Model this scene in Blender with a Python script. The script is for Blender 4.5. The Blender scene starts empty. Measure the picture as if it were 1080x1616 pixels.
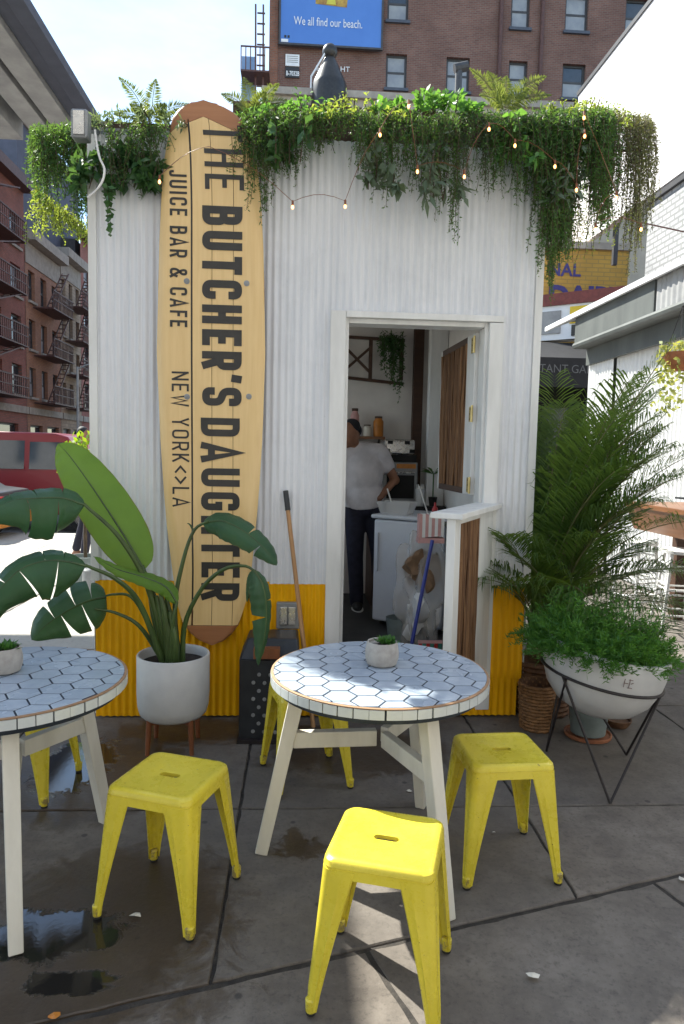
import bpy, bmesh, math, random
import numpy as np
from mathutils import Vector, Matrix, Euler

random.seed(7); rng = np.random.default_rng(7)
scene = bpy.context.scene
R = math.radians
PI = math.pi

# ------------------------------------------------------------------ camera
CAM = np.array([0.0, -4.0527, 1.5664]); FPX = 1102.63; PW, PH = 1080, 1616
YAW, PITCH, ROLL = 0.06293, 0.08375, 0.02125
_f = np.array([math.sin(YAW)*math.cos(PITCH), math.cos(YAW)*math.cos(PITCH), -math.sin(PITCH)])
_r0 = np.array([math.cos(YAW), -math.sin(YAW), 0.0]); _u0 = np.cross(_r0, _f)
_r = _r0*math.cos(ROLL) + _u0*math.sin(ROLL); _u = -_r0*math.sin(ROLL) + _u0*math.cos(ROLL)
cd = bpy.data.cameras.new('camera'); cam = bpy.data.objects.new('camera', cd)
scene.collection.objects.link(cam)
cd.sensor_width = 36; cd.sensor_fit = 'AUTO'; cd.lens = FPX/PH*36
cd.clip_start = 0.05; cd.clip_end = 2000
M = Matrix(((_r[0], _u[0], -_f[0], CAM[0]), (_r[1], _u[1], -_f[1], CAM[1]), (_r[2], _u[2], -_f[2], CAM[2]), (0, 0, 0, 1)))
cam.matrix_world = M
scene.camera = cam

# ------------------------------------------------------------------ world, sun, exposure
SUN_EL = R(47.4); SUN_AZ = math.atan2(-1.0, 1.0)      # azimuth from +Y towards +X: behind the hut, to the left
world = bpy.data.worlds.new('World'); scene.world = world; world.use_nodes = True
wn = world.node_tree; wn.nodes.clear()
sky = wn.nodes.new('ShaderNodeTexSky'); sky.sky_type = 'NISHITA'; sky.sun_disc = False
sky.sun_elevation = SUN_EL; sky.sun_rotation = SUN_AZ; sky.air_density = 1.0; sky.dust_density = 0.2; sky.ozone_density = 1.0
bg = wn.nodes.new('ShaderNodeBackground'); bg.inputs[1].default_value = 0.15
wo = wn.nodes.new('ShaderNodeOutputWorld')
wtc = wn.nodes.new('ShaderNodeTexCoord'); wmp = wn.nodes.new('ShaderNodeMapping'); wmp.inputs['Scale'].default_value = (1.0, 1.0, 2.6)
wno = wn.nodes.new('ShaderNodeTexNoise'); wno.inputs['Scale'].default_value = 2.3; wno.inputs['Detail'].default_value = 7.0; wno.inputs['Roughness'].default_value = 0.55
wrp = wn.nodes.new('ShaderNodeValToRGB'); wrp.color_ramp.elements[0].position = 0.45; wrp.color_ramp.elements[1].position = 0.66
wrp.color_ramp.elements[0].color = (0, 0, 0, 1); wrp.color_ramp.elements[1].color = (0.9, 0.9, 0.9, 1)
wmx = wn.nodes.new('ShaderNodeMix'); wmx.data_type = 'RGBA'; wmx.inputs[7].default_value = (3.3, 3.5, 3.7, 1)      # thin white cloud
wn.links.new(wtc.outputs['Generated'], wmp.inputs[0]); wn.links.new(wmp.outputs[0], wno.inputs[0]); wn.links.new(wno.outputs['Fac'], wrp.inputs[0])
wn.links.new(wrp.outputs[0], wmx.inputs[0]); wn.links.new(sky.outputs[0], wmx.inputs[6]); wn.links.new(wmx.outputs[2], bg.inputs[0]); wn.links.new(bg.outputs[0], wo.inputs[0])
sd = bpy.data.lights.new('sun', 'SUN'); sd.energy = 5.0; sd.angle = R(0.53); sd.color = (1.0, 0.95, 0.86)
sun = bpy.data.objects.new('sun', sd); scene.collection.objects.link(sun)
SDIR = Vector((math.sin(SUN_AZ)*math.cos(SUN_EL), math.cos(SUN_AZ)*math.cos(SUN_EL), math.sin(SUN_EL)))
sun.rotation_euler = SDIR.to_track_quat('Z', 'Y').to_euler()
sun.location = (-6, 8, 14)
vs = scene.view_settings; vs.view_transform = 'Standard'; vs.look = 'None'; vs.gamma = 1.0; vs.use_curve_mapping = False
vs.exposure = 1.3
try:
    vs.use_white_balance = True; vs.white_balance_temperature = 6500; vs.white_balance_tint = 6
except Exception:
    pass
scene.render.film_transparent = False
try:
    scene.cycles.max_bounces = 8; scene.cycles.diffuse_bounces = 4; scene.cycles.glossy_bounces = 3
    scene.cycles.transmission_bounces = 6; scene.cycles.transparent_max_bounces = 12
    scene.cycles.sample_clamp_indirect = 6.0
except Exception:
    pass

# ------------------------------------------------------------------ helpers
COL = scene.collection
def at(px, py, Y):
    """world point on the plane y = Y behind a point of the photograph"""
    d = _f + _r*(px-PW/2)/FPX - _u*(py-PH/2)/FPX
    return CAM + d*((Y-CAM[1])/d[1])

def tag(o, label=None, cat=None, group=None, kind=None):
    if label: o['label'] = label
    if cat: o['category'] = cat
    if group: o['group'] = group
    if kind: o['kind'] = kind
    return o
def thing(name, label, cat, loc=(0, 0, 0), rz=0.0, group=None):
    o = bpy.data.objects.new(name, None); COL.objects.link(o); o.empty_display_size = 0.1
    o.location = loc; o.rotation_euler = (0, 0, rz)
    return tag(o, label, cat, group)
def copy_tree(o, parent=None):
    c = o.copy(); COL.objects.link(c); c.parent = parent
    for ch in list(o.children):
        copy_tree(ch, c)
    return c

class MB:
    def __init__(self): self.v = []; self.f = []
    def add(self, vs_, fs):
        n = len(self.v); self.v += [tuple(map(float, p)) for p in vs_]; self.f += [tuple(i+n for i in f) for f in fs]
        return self
    def box(self, x0, x1, y0, y1, z0, z1, m=None):
        vs_ = [(x, y, z) for z in (z0, z1) for y in (y0, y1) for x in (x0, x1)]
        if m is not None: vs_ = [m @ Vector(p) for p in vs_]
        return self.add(vs_, [(0, 2, 3, 1), (4, 5, 7, 6), (0, 1, 5, 4), (2, 6, 7, 3), (0, 4, 6, 2), (1, 3, 7, 5)])
    def bar(self, a, b, w, h=None, up=(0, 0, 1), taper=1.0):
        """rectangular bar from a to b"""
        a = Vector(a); b = Vector(b); h = h or w; t = (b-a).normalized(); up = Vector(up)
        if abs(t.dot(up)) > 0.97: up = Vector((0, 1, 0))
        s = t.cross(up).normalized(); n = s.cross(t)
        vs_ = []
        for p, k in ((a, 1.0), (b, taper)):
            for i, j in ((-1, -1), (1, -1), (1, 1), (-1, 1)): vs_.append(p + s*(i*w*k/2) + n*(j*h*k/2))
        return self.add(vs_, [(3, 2, 1, 0), (4, 5, 6, 7), (0, 1, 5, 4), (1, 2, 6, 5), (2, 3, 7, 6), (3, 0, 4, 7)])
    def tube(self, pts, r, n=6, cap=True):
        pts = [Vector(p) for p in pts]; k = len(pts)
        rs = r if hasattr(r, '__len__') else [r]*k
        ref = Vector((0, 0, 1)) if abs((pts[-1]-pts[0]).normalized().z) < 0.9 else Vector((0, 1, 0))
        vs_ = []; fs = []
        for i, p in enumerate(pts):
            t = (pts[min(i+1, k-1)]-pts[max(i-1, 0)]).normalized()
            s = t.cross(ref)
            s = s.normalized() if s.length > 1e-6 else Vector((1, 0, 0))
            m = s.cross(t)
            for j in range(n):
                a = 2*PI*j/n; vs_.append(p + (s*math.cos(a) + m*math.sin(a))*rs[i])
        for i in range(k-1):
            for j in range(n):
                fs.append((i*n+j, i*n+(j+1) % n, (i+1)*n+(j+1) % n, (i+1)*n+j))
        if cap: fs += [tuple(range(n-1, -1, -1)), tuple((k-1)*n+j for j in range(n))]
        return self.add(vs_, fs)
    def lathe(self, prof, n=32, c=(0, 0, 0), m=None, cap=True):
        vs_ = []; fs = []; k = len(prof)
        for r, z in prof:
            for j in range(n):
                a = 2*PI*j/n; p = Vector((c[0]+r*math.cos(a), c[1]+r*math.sin(a), c[2]+z)); vs_.append(m @ p if m is not None else p)
        for i in range(k-1):
            for j in range(n): fs.append((i*n+j, i*n+(j+1) % n, (i+1)*n+(j+1) % n, (i+1)*n+j))
        if cap: fs += [tuple(range(n-1, -1, -1)), tuple((k-1)*n+j for j in range(n))]
        return self.add(vs_, fs)
    def prism(self, poly, z0, z1, bev=0.0):
        """extrude a convex xy polygon; bev chamfers its top edge"""
        n = len(poly); c = np.mean(poly, 0)
        top = [tuple(np.array(p) + (c-np.array(p))/max(1e-6, np.linalg.norm(c-np.array(p)))*bev) for p in poly]
        vs_ = [(p[0], p[1], z0) for p in poly] + [(p[0], p[1], z1-bev) for p in poly]
        fs = [tuple(range(n-1, -1, -1))] + [(i, (i+1) % n, n+(i+1) % n, n+i) for i in range(n)]
        if bev > 0:
            vs_ += [(p[0], p[1], z1) for p in top]
            fs += [(n+i, n+(i+1) % n, 2*n+(i+1) % n, 2*n+i) for i in range(n)] + [tuple(2*n+i for i in range(n))]
        else: fs += [tuple(n+i for i in range(n))]
        return self.add(vs_, fs)
    def sphere(self, c, r, seg=10, rings=7, m=None, sc=(1, 1, 1)):
        prof = [(r*math.sin(PI*i/rings), -r*math.cos(PI*i/rings)) for i in range(rings+1)]
        prof[0] = (r*0.02, -r); prof[-1] = (r*0.02, r)
        mm = Matrix.Translation(c) @ (m or Matrix.Identity(4)) @ Matrix.Diagonal((*sc, 1))
        return self.lathe(prof, seg, (0, 0, 0), mm)
    def leaf(self, p, d, s, L, W, bend=None):
        """rhombic leaf: p base, d direction, s side; bend = downward pull of the tip"""
        p = np.asarray(p); a = p + d*L*0.5; e = p + d*L
        if bend is not None: e = e + bend
        return self.add([p, a + s*W/2, e, a - s*W/2], [(0, 1, 2, 3)])
    def build(self, name, mat, parent=None, smooth=False, world=True):
        me = bpy.data.meshes.new(name)
        off = Vector((0, 0, 0))
        if parent is not None and world:
            q = parent
            while q is not None: off = off + q.location; q = q.parent
        me.from_pydata([(v[0]-off.x, v[1]-off.y, v[2]-off.z) for v in self.v] if off.length > 0 else self.v, [], self.f)
        me.materials.append(mat); me.validate(); me.update()
        if smooth:
            me.polygons.foreach_set('use_smooth', [True]*len(me.polygons))
            try: me.set_sharp_from_angle(angle=R(38))
            except Exception: pass
        o = bpy.data.objects.new(name, me); COL.objects.link(o)
        if parent is not None: o.parent = parent
        return o
def local(mb, name, mat, parent, smooth=False): return mb.build(name, mat, parent, smooth, world=False)
def bevel(o, w=0.004, seg=2):
    m = o.modifiers.new('bevel', 'BEVEL'); m.width = w; m.segments = seg; m.limit_method = 'ANGLE'; m.angle_limit = R(40)
    return o
def catmull(P, n):
    P = [np.array(p, float) for p in P]; P = [2*P[0]-P[1]] + P + [2*P[-1]-P[-2]]; out = []
    segs = len(P)-3
    for i in range(n):
        t = i/(n-1)*segs; k = min(int(t), segs-1); t -= k
        a, b, c, d = P[k:k+4]
        out.append(0.5*((2*b)+(c-a)*t+(2*a-5*b+4*c-d)*t*t+(3*b-a-3*c+d)*t**3))
    return np.array(out)
def nrm(v): return v/max(1e-9, np.linalg.norm(v))
def clip_half(poly, nx, ny, d):
    """keep nx*x+ny*y <= d"""
    out = []
    for i in range(len(poly)):
        a, b = poly[i], poly[(i+1) % len(poly)]; da = nx*a[0]+ny*a[1]-d; db = nx*b[0]+ny*b[1]-d
        if da <= 0: out.append(a)
        if (da < 0 < db) or (db < 0 < da):
            t = da/(da-db); out.append((a[0]+(b[0]-a[0])*t, a[1]+(b[1]-a[1])*t))
    return out
def poly_area(p): return 0.5*sum(p[i][0]*p[(i+1) % len(p)][1]-p[(i+1) % len(p)][0]*p[i][1] for i in range(len(p)))

# ------------------------------------------------------------------ materials
def newmat(name):
    m = bpy.data.materials.new(name); m.use_nodes = True
    nt = m.node_tree; b = nt.nodes.get('Principled BSDF'); return m, nt, b
def L(nt, a, b): nt.links.new(a, b)
def ramp(nt, src, stops):
    r = nt.nodes.new('ShaderNodeValToRGB'); e = r.color_ramp.elements
    while len(e) < len(stops): e.new(0.5)
    for i, (p, c) in enumerate(stops): e[i].position = p; e[i].color = (*c, 1) if len(c) == 3 else c
    L(nt, src, r.inputs[0]); return r.outputs[0]
def noise(nt, vec, scale, detail=4.0, rough=0.55, dist=0.0):
    n = nt.nodes.new('ShaderNodeTexNoise'); n.inputs['Scale'].default_value = scale; n.inputs['Detail'].default_value = detail
    n.inputs['Roughness'].default_value = rough; n.inputs['Distortion'].default_value = dist
    if vec is not None: L(nt, vec, n.inputs['Vector'])
    return n.outputs['Fac']
def coords(nt, kind='Object', scale=(1, 1, 1)):
    tc = nt.nodes.new('ShaderNodeTexCoord'); mp = nt.nodes.new('ShaderNodeMapping'); mp.inputs['Scale'].default_value = scale
    L(nt, tc.outputs[kind], mp.inputs['Vector']); return mp.outputs['Vector']
def worldpos(nt):
    g = nt.nodes.new('ShaderNodeNewGeometry'); return g.outputs['Position']
def mixc(nt, fac, a, b, mode='MIX'):
    m = nt.nodes.new('ShaderNodeMix'); m.data_type = 'RGBA'; m.blend_type = mode
    for sock, v in ((m.inputs[0], fac), (m.inputs[6], a), (m.inputs[7], b)):
        if isinstance(v, (int, float)): sock.default_value = v
        elif isinstance(v, tuple): sock.default_value = (*v, 1) if len(v) == 3 else v
        else: L(nt, v, sock)
    return m.outputs[2]
def math_(nt, op, a, b=None, clamp=False):
    m = nt.nodes.new('ShaderNodeMath'); m.operation = op; m.use_clamp = clamp
    for i, v in enumerate((a, b)):
        if v is None: continue
        if isinstance(v, (int, float)): m.inputs[i].default_value = v
        else: L(nt, v, m.inputs[i])
    return m.outputs[0]
def bump(nt, b, h, strength=0.2, dist=0.01):
    n = nt.nodes.new('ShaderNodeBump'); n.inputs['Strength'].default_value = strength; n.inputs['Distance'].default_value = dist
    L(nt, h, n.inputs['Height']); L(nt, n.outputs[0], b.inputs['Normal'])
def pm(name, c, c2=None, scale=6.0, rough=0.5, metal=0.0, bmp=0.0, stretch=(1, 1, 1), spec=0.5, rvar=0.0):
    """painted / plain procedural surface: two tones mixed by noise, some relief"""
    m, nt, b = newmat(name); c2 = c2 or tuple(x*0.8 for x in c)
    v = coords(nt, 'Object', stretch); f = noise(nt, v, scale, 6.0, 0.6)
    col = ramp(nt, f, [(0.36, c2), (0.64, c)]); L(nt, col, b.inputs['Base Color'])
    b.inputs['Metallic'].default_value = metal; b.inputs['Specular IOR Level'].default_value = spec
    if rvar:
        rr = ramp(nt, noise(nt, v, scale*2.3), [(0.3, (rough-rvar,)*3), (0.7, (rough+rvar,)*3)]); L(nt, rr, b.inputs['Roughness'])
    else: b.inputs['Roughness'].default_value = rough
    if bmp: bump(nt, b, noise(nt, v, scale*6, 5.0), bmp, 0.004)
    return m
def leafmat(name, c, c2, trans=0.4, rough=0.45, tcol=None):
    """foliage: colour varies from leaf to leaf, light passes through"""
    m, nt, b = newmat(name)
    g = nt.nodes.new('ShaderNodeNewGeometry')
    col = ramp(nt, g.outputs['Random Per Island'], [(0.0, c2), (1.0, c)])
    n = noise(nt, worldpos(nt), 9.0, 3.0)
    col = mixc(nt, math_(nt, 'MULTIPLY', n, 0.4), col, tuple(x*0.6 for x in c2))
    L(nt, col, b.inputs['Base Color']); b.inputs['Roughness'].default_value = rough; b.inputs['Specular IOR Level'].default_value = 0.35
    t = nt.nodes.new('ShaderNodeBsdfTranslucent')
    tc = mixc(nt, 0.6, col, tcol or (min(1, c[0]*2.2), min(1, c[1]*1.7), c[2]*0.6)); L(nt, tc, t.inputs['Color'])
    mx = nt.nodes.new('ShaderNodeMixShader'); mx.inputs[0].default_value = trans
    out = nt.nodes['Material Output']; L(nt, b.outputs[0], mx.inputs[1]); L(nt, t.outputs[0], mx.inputs[2]); L(nt, mx.outputs[0], out.inputs[0])
    return m
def woodmat(name, c, c2, axis='Z', scale=3.0, rough=0.45, ring=14.0, rvar=0.25):
    m, nt, b = newmat(name)
    st = {'Z': (1, 1, 0.06), 'X': (0.06, 1, 1), 'Y': (1, 0.06, 1)}[axis]
    v = coords(nt, 'Object', st); n1 = noise(nt, v, scale*ring, 6.0, 0.65, 0.4); n2 = noise(nt, v, scale*2.0, 3.0)
    oi = nt.nodes.new('ShaderNodeObjectInfo')
    f = math_(nt, 'ADD', math_(nt, 'MULTIPLY', n1, 0.6), math_(nt, 'MULTIPLY', n2, 0.4))
    col = ramp(nt, f, [(0.33, c2), (0.66, c)])
    col = mixc(nt, math_(nt, 'MULTIPLY', oi.outputs['Random'], rvar), col, c2)
    L(nt, col, b.inputs['Base Color']); b.inputs['Roughness'].default_value = rough
    bump(nt, b, n1, 0.12, 0.003); return m
def glassmat(name, tint=(0.8, 0.85, 0.85), rough=0.03, alpha=0.35):
    m, nt, b = newmat(name)
    b.inputs['Base Color'].default_value = (*tint, 1); b.inputs['Roughness'].default_value = rough
    tr = nt.nodes.new('ShaderNodeBsdfTransparent'); mx = nt.nodes.new('ShaderNodeMixShader'); mx.inputs[0].default_value = alpha
    out = nt.nodes['Material Output']; L(nt, tr.outputs[0], mx.inputs[1]); L(nt, b.outputs[0], mx.inputs[2]); L(nt, mx.outputs[0], out.inputs[0])
    return m
def emit(name, c, s):
    m, nt, b = newmat(name); b.inputs['Base Color'].default_value = (*c, 1)
    b.inputs['Emission Color'].default_value = (*c, 1); b.inputs['Emission Strength'].default_value = s; return m
def brickmat(name, c1, c2, mortar, axes='XZ', bw=0.21, bh=0.07, rough=0.85, msz=0.012, bmp=0.5):
    m, nt, b = newmat(name)
    tc = nt.nodes.new('ShaderNodeTexCoord'); sx = nt.nodes.new('ShaderNodeSeparateXYZ'); cx = nt.nodes.new('ShaderNodeCombineXYZ')
    L(nt, tc.outputs['Object'], sx.inputs[0])
    L(nt, sx.outputs[axes[0]], cx.inputs[0]); L(nt, sx.outputs[axes[1]], cx.inputs[1])
    br = nt.nodes.new('ShaderNodeTexBrick'); br.inputs['Scale'].default_value = 1.0
    br.inputs['Brick Width'].default_value = bw; br.inputs['Row Height'].default_value = bh; br.inputs['Mortar Size'].default_value = msz
    br.inputs['Color1'].default_value = (*c1, 1); br.inputs['Color2'].default_value = (*c2, 1); br.inputs['Mortar'].default_value = (*mortar, 1)
    br.inputs['Bias'].default_value = -0.2
    L(nt, cx.outputs[0], br.inputs['Vector'])
    n = noise(nt, tc.outputs['Object'], 0.7, 7.0, 0.65)
    col = mixc(nt, ramp(nt, n, [(0.35, (0,)*3), (0.7, (0.55,)*3)]), br.outputs['Color'], tuple(x*0.5 for x in c2))
    L(nt, col, b.inputs['Base Color']); b.inputs['Roughness'].default_value = rough
    inv = math_(nt, 'SUBTRACT', 1.0, br.outputs['Fac']); bump(nt, b, inv, bmp, 0.01); return m

MT = {}
def corrugated_paint(name, c, c2):
    """painted tin: faint rain streaks and scuffs"""
    m, nt, b = newmat(name)
    v = coords(nt, 'Object', (1, 1, 0.05)); n1 = noise(nt, v, 14.0, 6.0, 0.7)
    v2 = coords(nt, 'Object'); n2 = noise(nt, v2, 2.2, 8.0, 0.7); n3 = noise(nt, v2, 60.0, 3.0, 0.6)
    col = ramp(nt, n1, [(0.3, c2), (0.6, c)])
    col = mixc(nt, ramp(nt, n2, [(0.5, (0,)*3), (0.78, (0.4,)*3)]), col, tuple(x*0.72 for x in c2))
    col = mixc(nt, ramp(nt, n3, [(0.68, (0,)*3), (0.8, (0.35,)*3)]), col, tuple(x*0.5 for x in c2))
    L(nt, col, b.inputs['Base Color']); b.inputs['Roughness'].default_value = 0.45; b.inputs['Specular IOR Level'].default_value = 0.25
    bump(nt, b, n2, 0.10, 0.01); return m
MT['white_tin'] = corrugated_paint('white_tin', (0.76, 0.77, 0.80), (0.64, 0.66, 0.70))
MT['yellow_tin'] = corrugated_paint('yellow_tin', (0.86, 0.44, 0.002), (0.76, 0.37, 0.002))
MT['white_paint'] = pm('white_paint', (0.78, 0.78, 0.77), (0.66, 0.66, 0.65), 9, 0.45, bmp=0.06, stretch=(1, 1, 0.2), rvar=0.1)
MT['cream_paint'] = pm('cream_paint', (0.72, 0.69, 0.61), (0.58, 0.55, 0.48), 7, 0.5, bmp=0.08, stretch=(1, 1, 0.25))
MT['grey_metal'] = pm('grey_metal', (0.30, 0.31, 0.32), (0.22, 0.23, 0.24), 8, 0.45, 0.3)
MT['steel'] = pm('steel', (0.62, 0.61, 0.59), (0.48, 0.47, 0.46), 12, 0.28, 0.9, rvar=0.08)
MT['brass'] = pm('brass', (0.62, 0.50, 0.24), (0.46, 0.36, 0.15), 20, 0.4, 0.8)
MT['black_metal'] = pm('black_metal', (0.028, 0.022, 0.024), (0.018, 0.015, 0.016), 20, 0.5, 0.2)
MT['black_plastic'] = pm('black_plastic', (0.022, 0.025, 0.03), (0.014, 0.016, 0.02), 15, 0.42)
MT['rubber'] = pm('rubber', (0.02, 0.02, 0.02), (0.012, 0.012, 0.012), 20, 0.8)
MT['dark'] = pm('dark', (0.016, 0.015, 0.015), (0.01, 0.01, 0.01), 6, 0.9)
MT['pine'] = woodmat('pine', (0.84, 0.61, 0.30), (0.72, 0.49, 0.215), 'Z', 3.0, 0.26)
MT['redwood'] = woodmat('redwood', (0.44, 0.20, 0.09), (0.32, 0.13, 0.055), 'X', 2.0, 0.34)
MT['walnut'] = woodmat('walnut', (0.26, 0.09, 0.035), (0.15, 0.05, 0.02), 'Z', 4.0, 0.4)
MT['dark_wood'] = woodmat('dark_wood', (0.085, 0.04, 0.022), (0.045, 0.02, 0.012), 'X', 4.0, 0.6)
MT['twig'] = woodmat('twig', (0.40, 0.22, 0.10), (0.10, 0.045, 0.02), 'Z', 6.0, 0.75, rvar=0.8)
MT['counter_wood'] = woodmat('counter_wood', (0.25, 0.11, 0.045), (0.15, 0.06, 0.022), 'Y', 3.0, 0.4)
MT['handle_wood'] = woodmat('handle_wood', (0.50, 0.28, 0.12), (0.34, 0.17, 0.07), 'Z', 6.0, 0.55)
MT['ink'] = pm('ink', (0.018, 0.017, 0.017), (0.03, 0.028, 0.026), 12, 0.38)
MT['interior'] = pm('interior', (0.74, 0.71, 0.68), (0.64, 0.61, 0.58), 3, 0.7)
MT['floor_dark'] = pm('floor_dark', (0.05, 0.048, 0.047), (0.03, 0.03, 0.03), 5, 0.6)
MT['ceramic'] = pm('ceramic', (0.58, 0.58, 0.58), (0.49, 0.49, 0.50), 5, 0.5, bmp=0.03)
MT['soil'] = pm('soil', (0.022, 0.014, 0.012), (0.01, 0.007, 0.006), 40, 0.95, bmp=0.9)

# ================================================================== ground
def concrete(name):
    """worn pavement: mottling, gum spots, wet stains and shallow puddles that have shapes of their own"""
    m, nt, b = newmat(name); P = worldpos(nt)
    n1 = noise(nt, P, 1.3, 8.0, 0.65); n2 = noise(nt, P, 9.0, 6.0, 0.7); n3 = noise(nt, P, 55.0, 4.0, 0.7)
    oi = nt.nodes.new('ShaderNodeObjectInfo')
    base = ramp(nt, n1, [(0.30, (0.125, 0.105, 0.089)), (0.52, (0.180, 0.156, 0.134)), (0.72, (0.250, 0.223, 0.197))])
    base = mixc(nt, ramp(nt, n2, [(0.36, (0.5,)*3), (0.6, (0,)*3)]), base, (0.074, 0.062, 0.053))
    base = mixc(nt, ramp(nt, n3, [(0.30, (0.55,)*3), (0.48, (0,)*3)]), base, (0.055, 0.047, 0.041))
    base = mixc(nt, ramp(nt, n3, [(0.62, (0,)*3), (0.80, (0.4,)*3)]), base, (0.28, 0.26, 0.235))
    base = mixc(nt, math_(nt, 'MULTIPLY', oi.outputs['Random'], 0.35), base, (0.115, 0.108, 0.103))
    vor = nt.nodes.new('ShaderNodeTexVoronoi'); vor.inputs['Scale'].default_value = 5.5; L(nt, P, vor.inputs['Vector'])
    gum = ramp(nt, vor.outputs['Distance'], [(0.05, (0.75,)*3), (0.085, (0,)*3)])
    base = mixc(nt, gum, base, (0.045, 0.042, 0.04))
    sep = nt.nodes.new('ShaderNodeSeparateXYZ'); L(nt, P, sep.inputs[0])
    edge = noise(nt, P, 6.5, 9.0, 0.72, 1.2)
    edge2 = noise(nt, P, 19.0, 6.0, 0.7, 1.0)
    def blob(cx, cy, rx, ry, amp=0.9, edge=edge):
        dx = math_(nt, 'DIVIDE', math_(nt, 'SUBTRACT', sep.outputs[0], cx), rx); dy = math_(nt, 'DIVIDE', math_(nt, 'SUBTRACT', sep.outputs[1], cy), ry)
        d = math_(nt, 'SQRT', math_(nt, 'ADD', math_(nt, 'MULTIPLY', dx, dx), math_(nt, 'MULTIPLY', dy, dy)))
        d = math_(nt, 'ADD', d, math_(nt, 'MULTIPLY', math_(nt, 'SUBTRACT', edge, 0.5), amp*2))
        return math_(nt, 'SUBTRACT', 1.0, d)
    def union(l):
        o = l[0]
        for k in l[1:]: o = math_(nt, 'MAXIMUM', o, k)
        return o
    wet = union([blob(-0.58, -1.75, 0.42, 0.42), blob(-1.0, -0.75, 0.55, 0.5), blob(-0.55, -0.22, 0.5, 0.22), blob(-0.75, -2.1, 0.6, 0.25),
                 blob(0.03, -1.40, 0.11, 0.08, 1.5, edge2), blob(0.0, -1.33, 0.04, 0.09, 1.4, edge2), blob(0.35, -0.5, 0.55, 0.3, 1.0)])
    pud = union([blob(-1.08, -0.62, 0.20, 0.34, 0.9), blob(-0.78, -1.87, 0.26, 0.13, 0.9), blob(-0.66, -2.08, 0.16, 0.05, 1.1)])
    wetf = ramp(nt, wet, [(-0.0, (0,)*3), (0.10, (0.55,)*3), (0.32, (1,)*3)]); pudf = ramp(nt, pud, [(0.0, (0,)*3), (0.16, (1,)*3)])
    col = mixc(nt, wetf, base, mixc(nt, 1.0, base, (0.46, 0.38, 0.30), 'MULTIPLY'))
    col = mixc(nt, pudf, col, (0.02, 0.018, 0.016)); L(nt, col, b.inputs['Base Color'])
    rw = ramp(nt, n2, [(0.35, (0.30,)*3), (0.65, (0.55,)*3)])
    r1 = mixc(nt, wetf, (0.86,)*3, rw); r2 = mixc(nt, pudf, r1, (0.03,)*3); L(nt, r2, b.inputs['Roughness'])
    hgt = math_(nt, 'ADD', math_(nt, 'MULTIPLY', n3, 0.5), math_(nt, 'MULTIPLY', n2, 0.5))
    hgt = math_(nt, 'MULTIPLY', hgt, math_(nt, 'SUBTRACT', 1.0, math_(nt, 'MULTIPLY', pudf, 0.94)))
    bump(nt, b, hgt, 0.55, 0.006); return m
MT['concrete'] = concrete('concrete')
def pale_concrete():
    m, nt, b = newmat('pale_concrete'); P = worldpos(nt); n1 = noise(nt, P, 0.8, 8.0, 0.65); n2 = noise(nt, P, 30.0, 4.0)
    col = ramp(nt, n1, [(0.3, (0.34, 0.32, 0.29)), (0.7, (0.46, 0.44, 0.40))]); col = mixc(nt, ramp(nt, n2, [(0.3, (0.4,)*3), (0.5, (0,)*3)]), col, (0.22, 0.21, 0.19))
    L(nt, col, b.inputs['Base Color']); b.inputs['Roughness'].default_value = 0.9; bump(nt, b, n2, 0.4, 0.004); return m
MT['pale_concrete'] = pale_concrete()
MT['asphalt'] = pm('asphalt', (0.085, 0.085, 0.088), (0.055, 0.055, 0.058), 3, 0.9, bmp=0.5)

g = MB(); g.add([(-400, -60, -0.17), (400, -60, -0.17), (400, 700, -0.17), (-400, 700, -0.17)], [(0, 1, 2, 3)])
tag(g.build('road', MT['asphalt']), 'grey asphalt roadway stretching away behind the hut', None, None, 'structure')
bed = MB().box(-9.0, 8.0, -9.0, 9.0, -0.168, -0.009)
MT['joint_dirt'] = pm('joint_dirt', (0.055, 0.048, 0.042), (0.025, 0.022, 0.02), 25, 0.95, bmp=0.8)
sidewalk = tag(bed.build('sidewalk', MT['joint_dirt']), 'concrete pavement of square slabs with dark joints', None, None, 'structure')
bevel(sidewalk, 0.01)
DN = nrm(np.array([-0.289, 1.0])); DD = float(DN @ np.array([0.0, -2.028]))      # the old diagonal joint that cuts the paving
def slab(poly, mat, dz=0.0, gap=0.008):
    if len(poly) < 3 or abs(poly_area(poly)) < 0.004: return
    a = poly_area(poly); poly = poly if a > 0 else poly[::-1]
    n = len(poly); out = poly
    for i in range(n):                       # inset by half the joint
        p, q = np.array(poly[i]), np.array(poly[(i+1) % n]); e = nrm(q-p); nn = np.array([e[1], -e[0]])
        out = clip_half(out, nn[0], nn[1], float(nn @ p)-gap/2)
    if len(out) < 3: return
    rag = []
    for i in range(len(out)):                # chipped, slightly wandering edges
        p, q = np.array(out[i]), np.array(out[(i+1) % len(out)]); e = q-p; ln = np.linalg.norm(e); k_ = max(1, int(ln/0.05)); nn = np.array([-e[1], e[0]])/max(ln, 1e-6)
        for j in range(k_): rag.append(tuple(p+e*j/k_+nn*(max(0, random.gauss(.0015, .0025)) if j else .003)))
    MB().prism(rag, -0.06, dz, 0.004).build('slab', mat, sidewalk)
fc = MB(); fc.add([(-20, -13, -0.003), (20, -13, -0.003), (20, -5.6, -0.003), (-20, -5.6, -0.003)], [(0, 1, 2, 3)])
tag(fc.build('bounce_ground', MT['pale_concrete']), 'unseen pale concrete ground added to bounce sunlight onto the hut', None, None, 'structure')  # added behind the camera, throws sunlight back at the shaded hut front
XS = [-9.0, -6.5, -5.25, -4.0, -2.745, -1.49, -0.235, 1.02, 2.275, 3.53, 4.8, 6.05, 8.0]
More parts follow.
